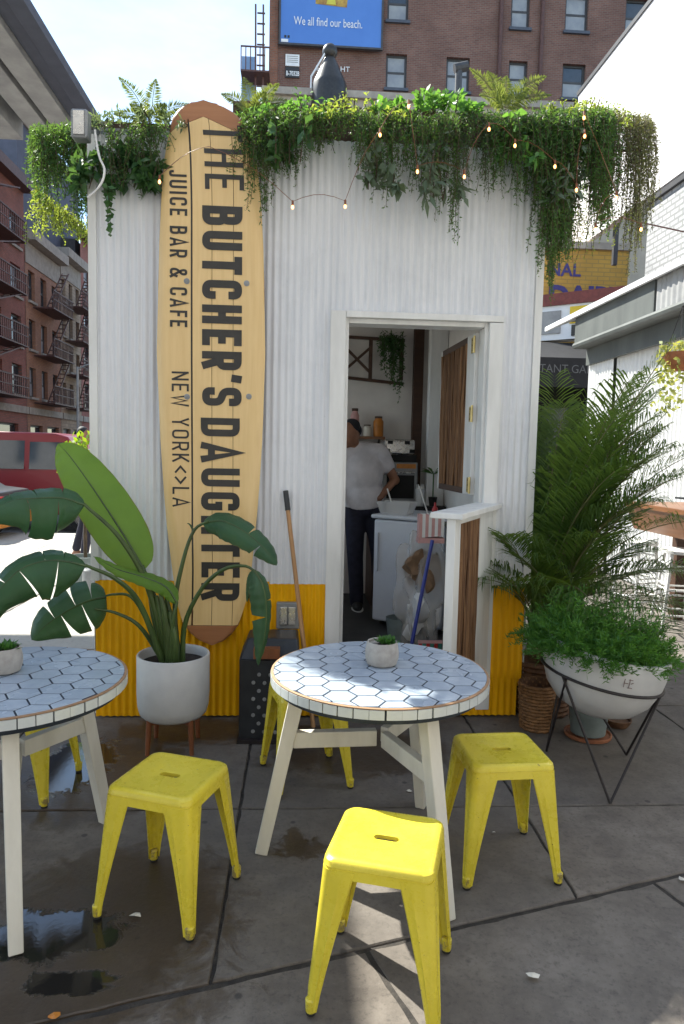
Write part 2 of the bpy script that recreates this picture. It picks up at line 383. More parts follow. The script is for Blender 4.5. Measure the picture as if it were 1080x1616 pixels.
YS = [-3.58, -2.33, -1.08, 0.17, 1.42, 2.67, 3.92, 5.17, 6.42, 7.67, 8.98]
for i in range(len(XS)-1):
    for j in range(len(YS)-1):
        sq = [(XS[i], YS[j]), (XS[i+1], YS[j]), (XS[i+1], YS[j+1]), (XS[i], YS[j+1])]
        far = YS[j] > 1.3
        if far and 2.0 > XS[i] > -1.2 and YS[j+1] < 2.7: continue
        slab(clip_half(sq, -DN[0], -DN[1], -DD), MT['pale_concrete'] if (far and XS[i] < -1.4) else MT['concrete'], random.uniform(-0.002, 0.002))
ED = np.array([DN[1], -DN[0]]); BASE = np.array([0.238, -1.962])     # slabs in front of the diagonal joint
for k in range(-4, 5):
    for j in range(0, 4):
        a = BASE + ED*(1.15*k) + np.array([0.348, -0.938])*1.2*j; b_ = a + ED*1.15; dv = np.array([0.348, -0.938])*1.2
        sq = [tuple(a+dv), tuple(b_+dv), tuple(b_), tuple(a)]
        slab(clip_half(sq, DN[0], DN[1], DD), MT['pale_concrete'] if j > 1 else MT['concrete'], -0.006 + random.uniform(-0.002, 0.002), 0.012)  # rows out of view are made pale to bounce light

# ================================================================== the juice hut
XL, XR, TOP, DEPTH = -1.156, 1.365, 3.30, 2.75
hut = thing('juice_hut', 'white corrugated tin hut with yellow painted base and open doorway', 'hut', (0.1, 0.0, 0.0))
def corr(u0, u1, z0, z1, pitch=0.040, amp=0.0055, axis='X', fixed=0.0, out=-1):
    """corrugated sheet, ridges upright; axis = direction it runs"""
    n = max(2, int((u1-u0)/pitch*8)); vs_ = []; fs = []
    us = np.linspace(u0, u1, n+1); zs = np.linspace(z0, z1, max(2, int((z1-z0)/0.6)+2))
    for z in zs:
        for u in us:
            wob = 0.0025*math.sin(u*3.1+z*1.7) + 0.0015*math.sin(u*11+z*4.3)
            d = fixed + out*(amp*math.sin(2*PI*u/pitch) + amp + wob)
            vs_.append((u, d, z) if axis == 'X' else (d, u, z))
    k = len(us)
    for a in range(len(zs)-1):
        for i in range(n): fs.append((a*k+i, a*k+i+1, (a+1)*k+i+1, (a+1)*k+i) if (axis == 'X') == (out < 0) else (a*k+i, (a+1)*k+i, (a+1)*k+i+1, a*k+i+1))
    return MB().add(vs_, fs)
DL, DR, DT = 0.166, 1.162, 2.371            # outside of the door casing
corr(XL, -0.12, 0.80, TOP).build('white_sheet', MT['white_tin'], hut, True)
corr(-0.16, DL, 0.80, TOP, fixed=-0.0045).build('white_sheet', MT['white_tin'], hut, True)
corr(DL-0.02, DR+0.02, DT-0.02, TOP, fixed=-0.001).build('white_sheet', MT['white_tin'], hut, True)
corr(DR, XR, 0.785, TOP).build('white_sheet', MT['white_tin'], hut, True)
tag(corr(XL, DL, 0.19, 0.812, fixed=-0.003).build('yellow_sheet', MT['yellow_tin'], hut, True), 'mustard yellow painted lower sheet left of the doorway')
tag(corr(DR-0.10, XR-0.004, 0.19, 0.797, fixed=-0.003).build('yellow_sheet', MT['yellow_tin'], hut, True), 'mustard yellow painted lower sheet right of the doorway')
corr(XL, DL, 0.012, 0.21, fixed=-0.012).build('yellow_skirt', MT['yellow_tin'], hut, True)
corr(DR-0.28, XR-0.035, 0.012, 0.24, fixed=-0.012).build('yellow_skirt', MT['yellow_tin'], hut, True)
for x in (XL, XR):
    MB().box(x-0.022, x+0.022, -0.018, 0.03, 0.81, TOP).build('corner_trim', MT['white_paint'], hut)
corr(0.0, DEPTH, 0.02, TOP, axis='Y', fixed=XR, out=1).build('side_sheet', MT['white_tin'], hut, True)
for a, b_, z0, z1 in ((0.0, 0.35, 0.02, TOP), (2.6, DEPTH, 0.02, TOP), (0.35, 2.6, 0.02, 1.0), (0.35, 2.6, 2.75, TOP)):   # unseen opening added in the left side to let sunlight in
    corr(a, b_, z0, z1, axis='Y', fixed=XL, out=-1).build('side_sheet', MT['white_tin'], hut, True)
MB().box(XL, XR, DEPTH, DEPTH+0.05, 0.02, TOP).build('rear_wall', MT['white_paint'], hut)
MB().box(XL+0.02, XR-0.02, 0.03, DEPTH, 0.10, 0.20).build('floor', MT['floor_dark'], hut)
MB().box(XL+0.02, XR-0.02, DEPTH-0.06, DEPTH-0.002, 0.201, 2.9).build('inner_wall', MT['interior'], hut)
MB().box(XR-0.07, XR-0.012, 0.06, DEPTH-0.061, 0.201, 2.9).build('inner_wall', MT['interior'], hut)
fb = MB()
fb.box(XL+0.02, DL+0.03, 0.012, 0.05, 0.201, 2.9).box(DR-0.03, XR-0.071, 0.012, 0.05, 0.201, 2.9).box(DL+0.031, DR-0.031, 0.012, 0.05, DT, 2.9)
fb.build('inner_wall', MT['interior'], hut)
MB().box(XL+0.02, XR-0.012, 0.03, DEPTH-0.002, 2.901, 2.93).build('ceiling', MT['interior'], hut)
# roof with overhang that carries the planting
MB().box(XL+0.002, XR+0.06, 0.012, DEPTH+0.10, TOP, TOP+0.04).build('roof', MT['dark_wood'], hut)
MB().box(-0.40, XR+0.05, 0.06, 0.30, TOP+0.041, TOP+0.215).build('roof_sun_block', MT['dark_wood'], hut)  # added boxes hidden by the foliage, stop sun passing over the roof
MB().box(XL+0.03, -0.402, 0.10, 0.30, TOP+0.041, TOP+0.09).build('roof_sun_block', MT['dark_wood'], hut)
for y in (0.10, 0.30): MB().tube([(1.20, y, TOP+0.07), (1.93, y, TOP+0.07)], 0.008, 8).build('plant_rail', MT['dark_wood'], hut, True)
# door casing, jambs, head and threshold
c = MB().box(DL, DL+0.088, -0.034, 0.005, 0.05, DT); bevel(c.build('door_casing', MT['white_paint'], hut), 0.004)
c = MB().box(DR-0.082, DR, -0.034, 0.005, 0.05, DT-0.04); bevel(c.build('door_casing', MT['white_paint'], hut), 0.004)
c = MB().box(DL+0.089, DR, -0.034, 0.005, DT-0.036, DT); bevel(c.build('door_head', MT['white_paint'], hut), 0.003)
bevel(MB().box(DL+0.080, DL+0.108, 0.006, 0.13, 0.201, DT-0.03).build('door_jamb', MT['white_paint'], hut), 0.003)
bevel(MB().box(DR-0.100, DR-0.074, 0.006, 0.13, 0.201, DT-0.03).build('door_jamb', MT['white_paint'], hut), 0.003)
bevel(MB().box(DL+0.109, DR-0.101, 0.006, 0.13, DT-0.062, DT-0.032).build('door_jamb', MT['white_paint'], hut), 0.003)
MB().box(DL+0.089, DR-0.083, -0.03, 0.14, 0.09, 0.205).build('threshold', MT['grey_metal'], hut)
MB().box(DL+0.089, DR-0.083, -0.013, -0.005, 0.012, 0.088).build('riser', MT['yellow_tin'], hut)
MB().box(XL-0.02, DL, -0.026, -0.020, TOP-0.02, TOP).build('flashing', MT['grey_metal'], hut)

# upper half of the stable door, swung inwards
def door_leaf(name, label, hinge, end, z0, z1, cap=False, ntw=22, stile=0.085, far=None, rail=None):
    far = far or stile; rail = rail or stile
    h = Vector(hinge); e = Vector(end); w = (e-h).length; ang = math.atan2(e.y-h.y, e.x-h.x)
    d = thing(name, label, 'door', (hinge[0], hinge[1], z0), ang); H = z1-z0
    rmat = MT['dark_wood'] if not cap else MT['white_paint']
    for a, b_, c0, c1, nm in ((0, stile, 0, H, 'stile'), (w-far, w, 0, H, 'stile'), (stile+.001, w-far-.001, 0, rail, 'rail'), (stile+.001, w-far-.001, H-rail, H, 'rail')):
        bevel(local(MB().box(a, b_, -0.022, 0.022, c0, c1), nm, rmat if nm == 'rail' else MT['white_paint'], d), 0.003)
    local(MB().box(stile, w-far, -0.004, 0.004, rail, H-rail), 'backing', MT['dark_wood'], d)
    base = None
    for i in range(ntw*2):
        side = -1 if i % 2 else 1; u = stile + (w-stile-far)*(0.5+i//2)/ntw + random.uniform(-.01, .01)
        lean = random.uniform(-.03, .03); pts = [(min(w-far-.006, max(stile+.006, u+lean*(k/5-.5)*2+random.uniform(-.010, .010))), side*(0.010+random.uniform(0, .010)), rail+(H-2*rail)*k/5) for k in range(6)]
        rr = (w-stile-far)/ntw*random.uniform(.25, .52)
        local(MB().tube(pts, [rr*.9*random.uniform(.8, 1.1) for _ in pts], 6), 'twig', MT['twig'], d, True)
    if cap:
        bevel(local(MB().box(-0.06, w+0.02, -0.10, 0.06, H+0.001, H+0.030), 'cap_shelf', MT['white_paint'], d), 0.004)
    return d
ul = door_leaf('upper_stable_door', 'upper half of stable door, woven twig panel, swung into the hut', (1.060, 0.135), (1.022, 0.94), 1.33, 2.30, stile=0.16, far=0.03, rail=0.04)
for z in (0.06, 0.49, 0.90):
    hb = MB().box(-0.012, 0.052, 0.023, 0.029, z-0.045, z+0.045)
    hb.tube([(-0.014, 0.030, z-0.05), (-0.014, 0.030, z+0.05)], 0.007, 8)
    hg = local(hb, 'hinge', MT['brass'], ul, True)
    sc = MB()
    for dz in (-.03, 0, .03): sc.box(0.026, 0.033, 0.0292, 0.0305, z+dz-.004, z+dz+.004)
    local(sc, 'screw', MT['dark_wood'], hg)
ll = door_leaf('lower_stable_door', 'lower half of stable door with shelf on top, swung outwards', (1.115, -0.045), (0.735, -0.75), 0.30, 1.262, True, stile=0.30, far=0.10, rail=0.03)

# ------------------------------------------------------------------ surfboard sign
sb = thing('surfboard_sign', 'yellow pine surfboard sign with black lettering fixed to the hut wall', 'sign', (-0.49, -0.07, 0.455))
prof = [(0.456, 0.0, -0.480), (0.480, 0.072, -0.482), (0.515, 0.115, -0.485), (0.573, 0.159, -0.489), (0.70, 0.195, -0.487), (0.885, 0.2235, -0.485), (1.15, 0.252, -0.489),
        (1.43, 0.273, -0.490), (1.75, 0.290, -0.493), (2.10, 0.2985, -0.4955), (2.5, 0.292, -0.497), (2.88, 0.274, -0.498), (3.02, 0.262, -0.501), (3.148, 0.247, -0.505),
        (3.25, 0.222, -0.511), (3.345, 0.1915, -0.520), (3.39, 0.150, -0.530), (3.42, 0.095, -0.538), (3.437, 0.0, -0.542)]
pz = np.array([p[0] for p in prof]); pw = np.array([p[1] for p in prof]); pc = np.array([p[2] for p in prof])
ZG = np.linspace(0.456, 3.437, 600); WG = np.interp(ZG, pz, pw)
def zlim(u):
    ok = ZG[WG >= abs(u)]; return (ok.min(), ok.max()) if len(ok) else (2.1, 2.1)
def sy(u, z):
    w = max(0.02, float(np.interp(z, pz, pw))); return -0.098 + 0.024*max(0.0, (min(1, abs(u)/w)-0.78)/0.22)**2
def strip(a, b_, lo, hi, ncol=8, nrow=44, thick=0.012):
    """curved plank between board coordinates a and b_"""
    us = np.linspace(a, b_, ncol+1); front = []; back = []; fs = []
    for u in us:
        l0, h0 = zlim(u); l1 = max(l0, lo(u)); h1 = min(h0, hi(u)); h1 = max(h1, l1+1e-4)
        for z in np.linspace(l1, h1, nrow):
            x = float(np.interp(z, pz, pc))+u
            front.append((x, sy(u, z), z)); back.append((x, sy(u, z)+thick, z))
    n = len(front)
    for i in range(ncol):
        for j in range(nrow-1):
            q = (i*nrow+j, (i+1)*nrow+j, (i+1)*nrow+j+1, i*nrow+j+1); fs.append(q); fs.append(tuple(n+k for k in q[::-1]))
    for i in (0, ncol):
        for j in range(nrow-1):
            q = (i*nrow+j, i*nrow+j+1, n+i*nrow+j+1, n+i*nrow+j); fs.append(q if i == 0 else q[::-1])
    for j in (0, nrow-1):
        for i in range(ncol):
            q = (i*nrow+j, n+i*nrow+j, n+(i+1)*nrow+j, (i+1)*nrow+j); fs.append(q if j == 0 else q[::-1])
    return MB().add(front+back, fs)
nose = lambda u: 3.352 - 0.42*abs(u+0.02) - 0.15*max(0, abs(u)-.15)
tail = lambda u: 0.572
G_ = 0.0016
seams = [-0.31, -0.104, 0.006, 0.122, 0.31]
for i in range(4):
    l, r = seams[i]+(0.005 if i == 1 else G_), seams[i+1]-(0.005 if i == 0 else G_)
    strip(max(l, -0.2982), min(r, 0.2982), lambda u: tail(u)+0.001, lambda u: nose(u)-0.001, 12).build('plank', MT['pine'], sb, True)
strip(-0.2, 0.2, lambda u: nose(u)+0.001, lambda u: 9, 24, 12).build('nose_block', MT['redwood'], sb, True)
strip(-0.157, 0.157, lambda u: 0, lambda u: tail(u)-0.001, 24, 12).build('tail_block', MT['redwood'], sb, True)
core = []
zz = np.concatenate([np.linspace(0.458, 0.6, 14), np.linspace(0.65, 3.2, 36), np.linspace(3.23, 3.4365, 18)])
ring = [(float(np.interp(z, pz, pc))+float(np.interp(z, pz, pw))*0.992, z) for z in zz] + [(float(np.interp(z, pz, pc))-float(np.interp(z, pz, pw))*0.992, z) for z in zz[::-1]]
n = len(ring)
cm = MB().add([(x, -0.070, z) for x, z in ring]+[(x, -0.035, z) for x, z in ring], [(i, (i+1) % n, n+(i+1) % n, n+i) for i in range(n)])
cf = []
k = len(zz)
for i in range(k-1): cf.append((i, 2*k-1-i, 2*k-2-i, i+1))
cm.f += [tuple(q) for q in cf]
core_o = cm.build('core', MT['walnut'], sb, True)
strip(-0.1075, -0.1005, lambda u: 0.725, lambda u: 3.335, 1, 44, 0.004).build('stringer_stripe', MT['ink'], sb)
for u, z in ((-0.13, 2.485), (0.195, 2.485), (-0.13, 1.86), (0.21, 1.87)):
    x = float(np.interp(z, pz, pc))+u; y = sy(u, z)
    w_ = MB().lathe([(0.016, 0), (0.016, 0.004), (0.007, 0.0045), (0.007, 0.009), (0.004, 0.010)], 14, (0, 0, 0), Matrix.Translation((x, y, z)) @ Matrix.Rotation(R(90), 4, 'X'))
    w_.build('bolt', MT['grey_metal'], sb, True)

# condensed sign lettering, built from strokes
def rounded(pts, closed=False, n=6):
    out = []; m = len(pts)
    for i, p in enumerate(pts):
        r = p[2] if len(p) > 2 else 0; P = np.array(p[:2])
        if r == 0 or (not closed and i in (0, m-1)): out.append(P); continue
        A = np.array(pts[i-1][:2]); B = np.array(pts[(i+1) % m][:2]); da, db = nrm(A-P), nrm(B-P)
        r_ = min(r, 0.47*np.linalg.norm(A-P), 0.47*np.linalg.norm(B-P))
        for k in range(n+1):
            t = k/n; out.append((1-t)**2*(P+da*r_) + 2*t*(1-t)*P + t*t*(P+db*r_))
    if closed: out.append(out[0])
    return out
def glyph(ch, w, hw):
    l, r, b, t = hw, w-hw, hw, 1-hw; q = 0.24
    G = {
     'T': [[(0, t), (w, t)], [(w/2, 0), (w/2, t)]], 'H': [[(l, 0), (l, 1)], [(r, 0), (r, 1)], [(l, .5), (r, .5)]],
     'E': [[(w, t), (l, t), (l, b), (w, b)], [(l, .5), (w*.88, .5)]], 'F': [[(w, t), (l, t), (l, 0)], [(l, .5), (w*.88, .5)]],
     'B': [[(l, 0), (l, 1)], [(l, t), (r-.02, t, q), (r-.02, .53, q), (l, .53)], [(l, .53), (r, .53, q), (r, b, q), (l, b)]],
     'U': [[(l, 1), (l, b, q*.9), (r, b, q*.9), (r, 1)]], 'C': [[(r, .66), (r, t, q), (l, t, q), (l, b, q), (r, b, q), (r, .34)]],
     'R': [[(l, 0), (l, 1)], [(l, t), (r, t, q), (r, .45, q), (l, .45)], [(w*.5, .45), (r, 0)]], 'P': [[(l, 0), (l, t), (r, t, q), (r, .45, q), (l, .45)]],
     'S': [[(r, .68), (r, t, q), (l, t, q), (l, .54, q), (r, .46, q), (r, b, q), (l, b, q), (l, .32)]],
     'D': [[(l, 0), (l, 1)], [(l, t), (r, t, q), (r, b, q), (l, b)]], 'A': [[(hw*.9, 0), (w/2, 1-hw*.4), (w-hw*.9, 0)], [(w*.2, .27), (w*.8, .27)]],
     'G': [[(r, .70), (r, t, q), (l, t, q), (l, b, q), (r, b, q), (r, .46), (w*.52, .46)]], 'J': [[(r, 1), (r, b, q), (l, b, q), (l, .28)]],
     'I': [[(w/2, 0), (w/2, 1)]], 'N': [[(l, 0), (l, 1)], [(r, 0), (r, 1)], [(l, 1-hw), (r, hw)]],
     'W': [[(hw, 1), (w*.27, hw*.5), (w*.5, .85), (w*.73, hw*.5), (w-hw, 1)]], 'Y': [[(hw, 1), (w/2, .45), (w-hw, 1)], [(w/2, .47), (w/2, 0)]],
     'O': [[(l, t, q), (r, t, q), (r, b, q), (l, b, q)]], 'K': [[(l, 0), (l, 1)], [(r, 1), (l+hw, .40)], [(w*.40, .52), (r, 0)]],
     'L': [[(l, 1), (l, b), (w, b)]], '<': [[(w*.95, .80), (w*.1, .48), (w*.95, .16)]], '>': [[(w*.05, .80), (w*.9, .48), (w*.05, .16)]],
     '&': [[(w, 0), (w*.24, .70, .12), (w*.24, t, .15), (w*.68, t, .15), (w*.68, .70, .12), (w*.4, .56)], [(w*.4, .56), (l, .38, .12), (l, b, .2), (w*.66, b, .2)], [(w*.66, b), (w*.95, .44)]],
     "'": [[(w*.6, 1), (w*.35, .74)]], ' ': []}[ch]
    return G, ch == 'O'
def stroke(pts, hw, closed=False):
    pts = [np.array(p[:2], float) for p in pts]; k = len(pts); vs_ = []; fs = []
    for i in range(k):
        a = pts[i-1] if i > 0 else (pts[-2] if closed else None); b = pts[i+1] if i < k-1 else (pts[1] if closed else None)
        d1 = nrm(pts[i]-a) if a is not None else nrm(b-pts[i]); d2 = nrm(b-pts[i]) if b is not None else d1
        n1 = np.array([-d1[1], d1[0]]); n2 = np.array([-d2[1], d2[0]]); mtr = nrm(n1+n2); s = hw/max(0.45, float(mtr @ n1))
        vs_ += [pts[i]+mtr*s, pts[i]-mtr*s]
    for i in range(k-1): fs.append((2*i, 2*i+1, 2*i+3, 2*i+2))
    return vs_, fs
def lettering(text, wid, hw, space):
    """unit-height letters laid left to right; returns verts, faces, total width"""
    V = []; F = []; x = 0; lay = 0; wd = 0
    for ch in text:
        wd += ch == ' '
        w = wid*{'I': .34, "'": .32, ' ': .5, 'W': 1.35, 'A': 1.12, '&': 1.15, '<': .85, '>': .85, 'T': .95, 'E': .86, 'F': .84, 'L': .82, 'J': .8}.get(ch, 1.0)
        gs, closed = glyph(ch, w, hw)
        for pts in gs:
            vv, ff = stroke(rounded(pts, closed), hw, closed)
            lay = (lay+1) % 5; n = len(V); V += [(p[0]+x, p[1], lay, wd) for p in vv]; F += [tuple(i+n for i in f) for f in ff]
        x += w + space
    return V, F, x-space
def board_text(name, text, z_top, z_bot, u0, u1, hw, wid=0.46, space=0.16):
    V, F, tw = lettering(text, wid, hw, space); cap = u1-u0; sc = (z_top-z_bot)/tw; out = []
    for p in V:
        z = z_top - p[0]*sc; u = u0 + p[1]*cap; out.append((float(np.interp(z, pz, pc))+u, sy(u, z)-0.0022-0.0004*p[2], z))
    for wd in sorted({p[3] for p in V}):
        idx = [i for i, p in enumerate(V) if p[3] == wd]; mp = {i: k for k, i in enumerate(idx)}
        MB().add([out[i] for i in idx], [tuple(mp[i] for i in f) for f in F if f[0] in mp]).build(name, MT['ink'], sb)
board_text('lettering', 'THE', 3.314, 2.976, -0.030, 0.180, 0.058, 0.42, 0.17)
board_text('lettering', "BUTCHER'S", 2.890, 1.815, -0.047, 0.170, 0.098, 0.48, 0.15)
board_text('lettering', 'DAUGHTER', 1.748, 0.716, -0.055, 0.160, 0.090, 0.48, 0.15)
board_text('lettering', 'JUICE BAR & CAFE', 3.067, 2.238, -0.221, -0.127, 0.075, 0.50, 0.20)
board_text('lettering', 'NEW YORK<>LA', 1.997, 1.248, -0.213, -0.120, 0.058, 0.52, 0.20)

# ------------------------------------------------------------------ small things on and against the wall
ob = thing('outlet_box', 'grey weatherproof outlet cover on the yellow wall', 'outlet', (-0.05, -0.012, 0.54))
bevel(MB().box(-0.117, 0.017, -0.045, -0.014, 0.540, 0.697).build('housing', MT['grey_metal'], ob), 0.006)
for x in (-0.075, -0.027):
    bevel(MB().box(x-0.021, x+0.021, -0.056, -0.046, 0.565, 0.672).build('lid', MT['steel'], ob), 0.004)
br = thing('wooden_broom_handle', 'wooden broom handle with black grip leaning on the wall beside the doorway', 'broom', (0.09, -0.30, 0.0))
a_, b_ = Vector((-0.0735, -0.035, 1.345)), Vector((0.105, -0.34, 0.045)); t_ = b_-a_
MB().tube([a_+t_*0.075, b_], 0.0125, 10).build('shaft', MT['handle_wood'], br, True)
MB().tube([a_, a_+t_*0.085], 0.0155, 10).build('grip', MT['black_plastic'], br, True)
MB().box(0.02, 0.24, -0.375, -0.315, 0.03, 0.07).build('head', MT['black_plastic'], br)
bm_ = MB()
for k in range(60): bm_.bar((0.025+0.21*(k % 30)/29, -0.36+0.03*(k//30), 0.032), (0.015+0.23*(k % 30)/29, -0.375+0.06*(k//30), 0.002), 0.006)
tag(bm_.build('bristles', MT['black_plastic'], br), None, None, None, 'stuff')

# black perforated bin
bn = thing('black_bin', 'tall black perforated box standing against the yellow wall', 'bin', (-0.14, -0.24, 0.0))
bb = MB()
pts = [(-0.302, -0.36), (0.02, -0.395), (0.02, -0.10), (-0.302, -0.10)]
bb.prism(pts, 0.0, 0.455, 0.004); bevel(bb.build('body', MT['black_plastic'], bn), 0.008)
hd = MB().add([(-0.302, -0.36, 0.456), (0.02, -0.395, 0.456), (0.02, -0.10, 0.456), (-0.302, -0.10, 0.456), (-0.262, -0.30, 0.555), (0.012, -0.32, 0.555), (0.012, -0.10, 0.555), (-0.262, -0.10, 0.555)],
              [(0, 1, 5, 4), (1, 2, 6, 5), (2, 3, 7, 6), (3, 0, 4, 7), (4, 5, 6, 7)])
bevel(hd.build('lid', MT['black_plastic'], bn), 0.012)
MB().box(-0.225, -0.085, -0.40, -0.345, 0.468, 0.522).build('slot', MT['walnut'], bn)
for i in range(4):
    for j in range(8):
        x = -0.225+0.06*i+(0.03 if j % 2 else 0); z = 0.06+0.045*j
        if x > 0.0: continue
        y = -0.36-0.035*(x+0.302)/0.322-0.0012
        MB().lathe([(0.0105, 0), (0.0105, 0.004), (0.006, 0.0045)], 8, (0, 0, 0), Matrix.Translation((x, y+0.001, z)) @ Matrix.Rotation(R(90), 4, 'X')).build('stud', MT['grey_metal'], bn)
MB().box(-0.31, 0.028, -0.40, -0.09, 0.0, 0.022).build('foot_rail', MT['black_metal'], bn)

# flood light on the roof corner with its dangling cable
fl = thing('flood_light', 'grey flood light at the top left roof corner', 'lamp', (-1.17, -0.14, 3.20))
bevel(MB().box(-1.19, -1.105, -0.26, -0.18, 3.145, 3.29).build('housing', MT['grey_metal'], fl), 0.012)
MB().box(-1.175, -1.12, -0.267, -0.261, 3.16, 3.275).build('lens', MT['steel'], fl)
MB().bar((-1.145, -0.18, 3.22), (-1.12, 0.02, 3.30), 0.03).build('bracket', MT['grey_metal'], fl)
cab = [at(u, v, -0.25) for u, v in ((150, 205), (153, 228), (158, 250), (165, 266), (163, 283), (154, 298), (138, 312))]
tag(MB().tube(catmull(cab, 24), 0.0055, 6).build('white_cable', MT['white_paint'], None, True), 'white cable looping down from the flood light', 'cable')

# ================================================================== tables
def tilemat(name):
    m, nt, b = newmat(name); v = coords(nt, 'Object'); P = worldpos(nt)
    oi = nt.nodes.new('ShaderNodeObjectInfo'); n1 = noise(nt, P, 26.0, 5.0, 0.65); n2 = noise(nt, P, 5.0, 3.0)
    c = mixc(nt, oi.outputs['Random'], (0.34, 0.40, 0.48), (0.44, 0.50, 0.58))
    c = mixc(nt, ramp(nt, n1, [(0.4, (0.4,)*3), (0.62, (0,)*3)]), c, (0.29, 0.35, 0.44)); L(nt, c, b.inputs['Base Color'])
    b.inputs['Specular IOR Level'].default_value = 0.4; rr = ramp(nt, n2, [(0.3, (0.14,)*3), (0.7, (0.32,)*3)]); L(nt, rr, b.inputs['Roughness']); bump(nt, b, n2, 0.08, 0.01); return m
MT['tile'] = tilemat('tile')
MT['edge_tile'] = pm('edge_tile', (0.66, 0.68, 0.66), (0.54, 0.57, 0.57), 9, 0.25)
MT['grout'] = pm('grout', (0.045, 0.055, 0.075), (0.028, 0.035, 0.05), 20, 0.9, spec=0.2)
MT['rim_board'] = woodmat('rim_board', (0.40, 0.24, 0.13), (0.26, 0.15, 0.08), 'X', 4, 0.6)
TR, TH = 0.414, 0.7405
def hexagon(cx, cy, s): return [(cx+s*math.cos(PI/3*k), cy+s*math.sin(PI/3*k)) for k in range(6)]
def make_table(label, loc, rz, foot_ang, ox, oy):
    t = thing('tiled_table', label, 'table', (loc[0], loc[1], 0), 0, 'round tiled tables')
    local(MB().lathe([(TR-0.020, TH-0.062), (TR-0.006, TH-0.040), (TR-0.006, TH-0.007), (TR-0.009, TH-0.0016)], 96), 'tabletop', MT['grout'], t)
    local(MB().lathe([(TR+0.0015, TH-0.0062), (TR+0.0020, TH-0.0030), (TR-0.0075, TH-0.0012), (TR-0.0078, TH-0.006)], 96, cap=False), 'rim_band', MT['rim_board'], t, True)
    s = 0.060; gap = 0.0038; sw = 1.5*s; sh = math.sqrt(3)*s
    full = None
    for i in range(-6, 7):
        for j in range(-6, 7):
            cx = i*sw+ox; cy = (j+(0.5 if i % 2 else 0))*sh+oy
            if math.hypot(cx, cy) > TR+s: continue
            poly = hexagon(cx, cy, s-gap)
            inside = all(math.hypot(*p) < TR-0.009 for p in poly)
            if inside and full is not None:
                o = full.copy(); COL.objects.link(o); o.parent = t; o.location = (cx-hx, cy-hy, random.uniform(-.0006, .0006)); continue
            if not inside:
                for k in range(48):
                    a = 2*PI*k/48; poly = clip_half(poly, math.cos(a), math.sin(a), TR-0.009)
                    if len(poly) < 3: break
                if len(poly) < 3 or abs(poly_area(poly)) < 0.00025: continue
            o = local(MB().prism(poly, TH-0.010, TH, 0.0009), 'tile', MT['tile'], t)
            if inside and full is None: full = o; hx, hy = cx, cy
    N = 48; e0 = None
    for k in range(N):
        if e0 is None:
            w = 2*PI/N*0.46; vs_ = []; fs = []
            for a in np.linspace(-w, w, 4):
                for r, z in ((TR-0.008, TH-0.040), (TR+0.003, TH-0.040), (TR+0.003, TH-0.0075), (TR-0.008, TH-0.0075)): vs_.append((r*math.cos(a), r*math.sin(a), z))
            for i in range(3):
                for q in range(4): fs.append((i*4+q, i*4+(q+1) % 4, (i+1)*4+(q+1) % 4, (i+1)*4+q))
            fs += [(3, 2, 1, 0), (12, 13, 14, 15)]
            e0 = local(MB().add(vs_, fs), 'edge_tile', MT['edge_tile'], t)
        else:
            o = e0.copy(); COL.objects.link(o); o.parent = t; o.rotation_euler = (0, 0, 2*PI*k/N+random.uniform(-.006, .006))
    hub = Vector((0.02, 0.03, 0.46))
    for a in foot_ang:
        d = Vector((math.cos(R(a)), math.sin(R(a)), 0)); top = d*0.30+Vector((0, 0, TH-0.045)); bot = d*0.445+Vector((0, 0, 0.0))
        side = Vector((-d.y, d.x, 0))
        bevel(local(MB().bar(top, bot, 0.058, 0.052, side, 0.84), 'leg', MT['cream_paint'], t), 0.004)
        p = top.lerp(bot, (TH-0.045-0.46)/(TH-0.045))
        bevel(local(MB().bar(hub+d*0.022, p-d*0.022, 0.036, 0.062), 'stretcher', MT['cream_paint'], t), 0.003)
    return t
make_table('round hexagon-tiled table in the centre, sunlight across one corner', (0.322, -1.437), 0, (177.7, -62.8, 55.6), 0.012, 0.02)
make_table('round hexagon-tiled table cut off by the left edge of the photo', (-1.035, -1.54), 0, (176, -66, 56), 0.035, -0.01)

# ================================================================== stools
def yellowmat():
    m, nt, b = newmat('yellow_metal'); v = coords(nt, 'Object'); P = worldpos(nt)
    n1 = noise(nt, P, 6.0, 6.0, 0.65); n2 = noise(nt, P, 70.0, 3.0, 0.6); n3 = noise(nt, P, 26.0, 5.0, 0.7)
    c = ramp(nt, n1, [(0.35, (0.65, 0.530, 0.042)), (0.65, (0.72, 0.595, 0.055))])
    c = mixc(nt, ramp(nt, n2, [(0.70, (0,)*3), (0.73, (0.85,)*3)]), c, (0.14, 0.09, 0.03))
    c = mixc(nt, ramp(nt, n3, [(0.60, (0,)*3), (0.80, (0.35,)*3)]), c, (0.48, 0.38, 0.04))
    ge = nt.nodes.new('ShaderNodeNewGeometry'); pe = math_(nt, 'MULTIPLY', ramp(nt, ge.outputs['Pointiness'], [(0.515, (0,)*3), (0.56, (1,)*3)]), ramp(nt, n3, [(0.50, (0,)*3), (0.58, (1,)*3)]))
    c = mixc(nt, math_(nt, 'MULTIPLY', pe, 0.8), c, (0.22, 0.17, 0.10))
    L(nt, c, b.inputs['Base Color']); rr = ramp(nt, n3, [(0.3, (0.18,)*3), (0.7, (0.42,)*3)]); L(nt, rr, b.inputs['Roughness'])
    bump(nt, b, n1, 0.05, 0.01); return m
MT['yellow'] = yellowmat()
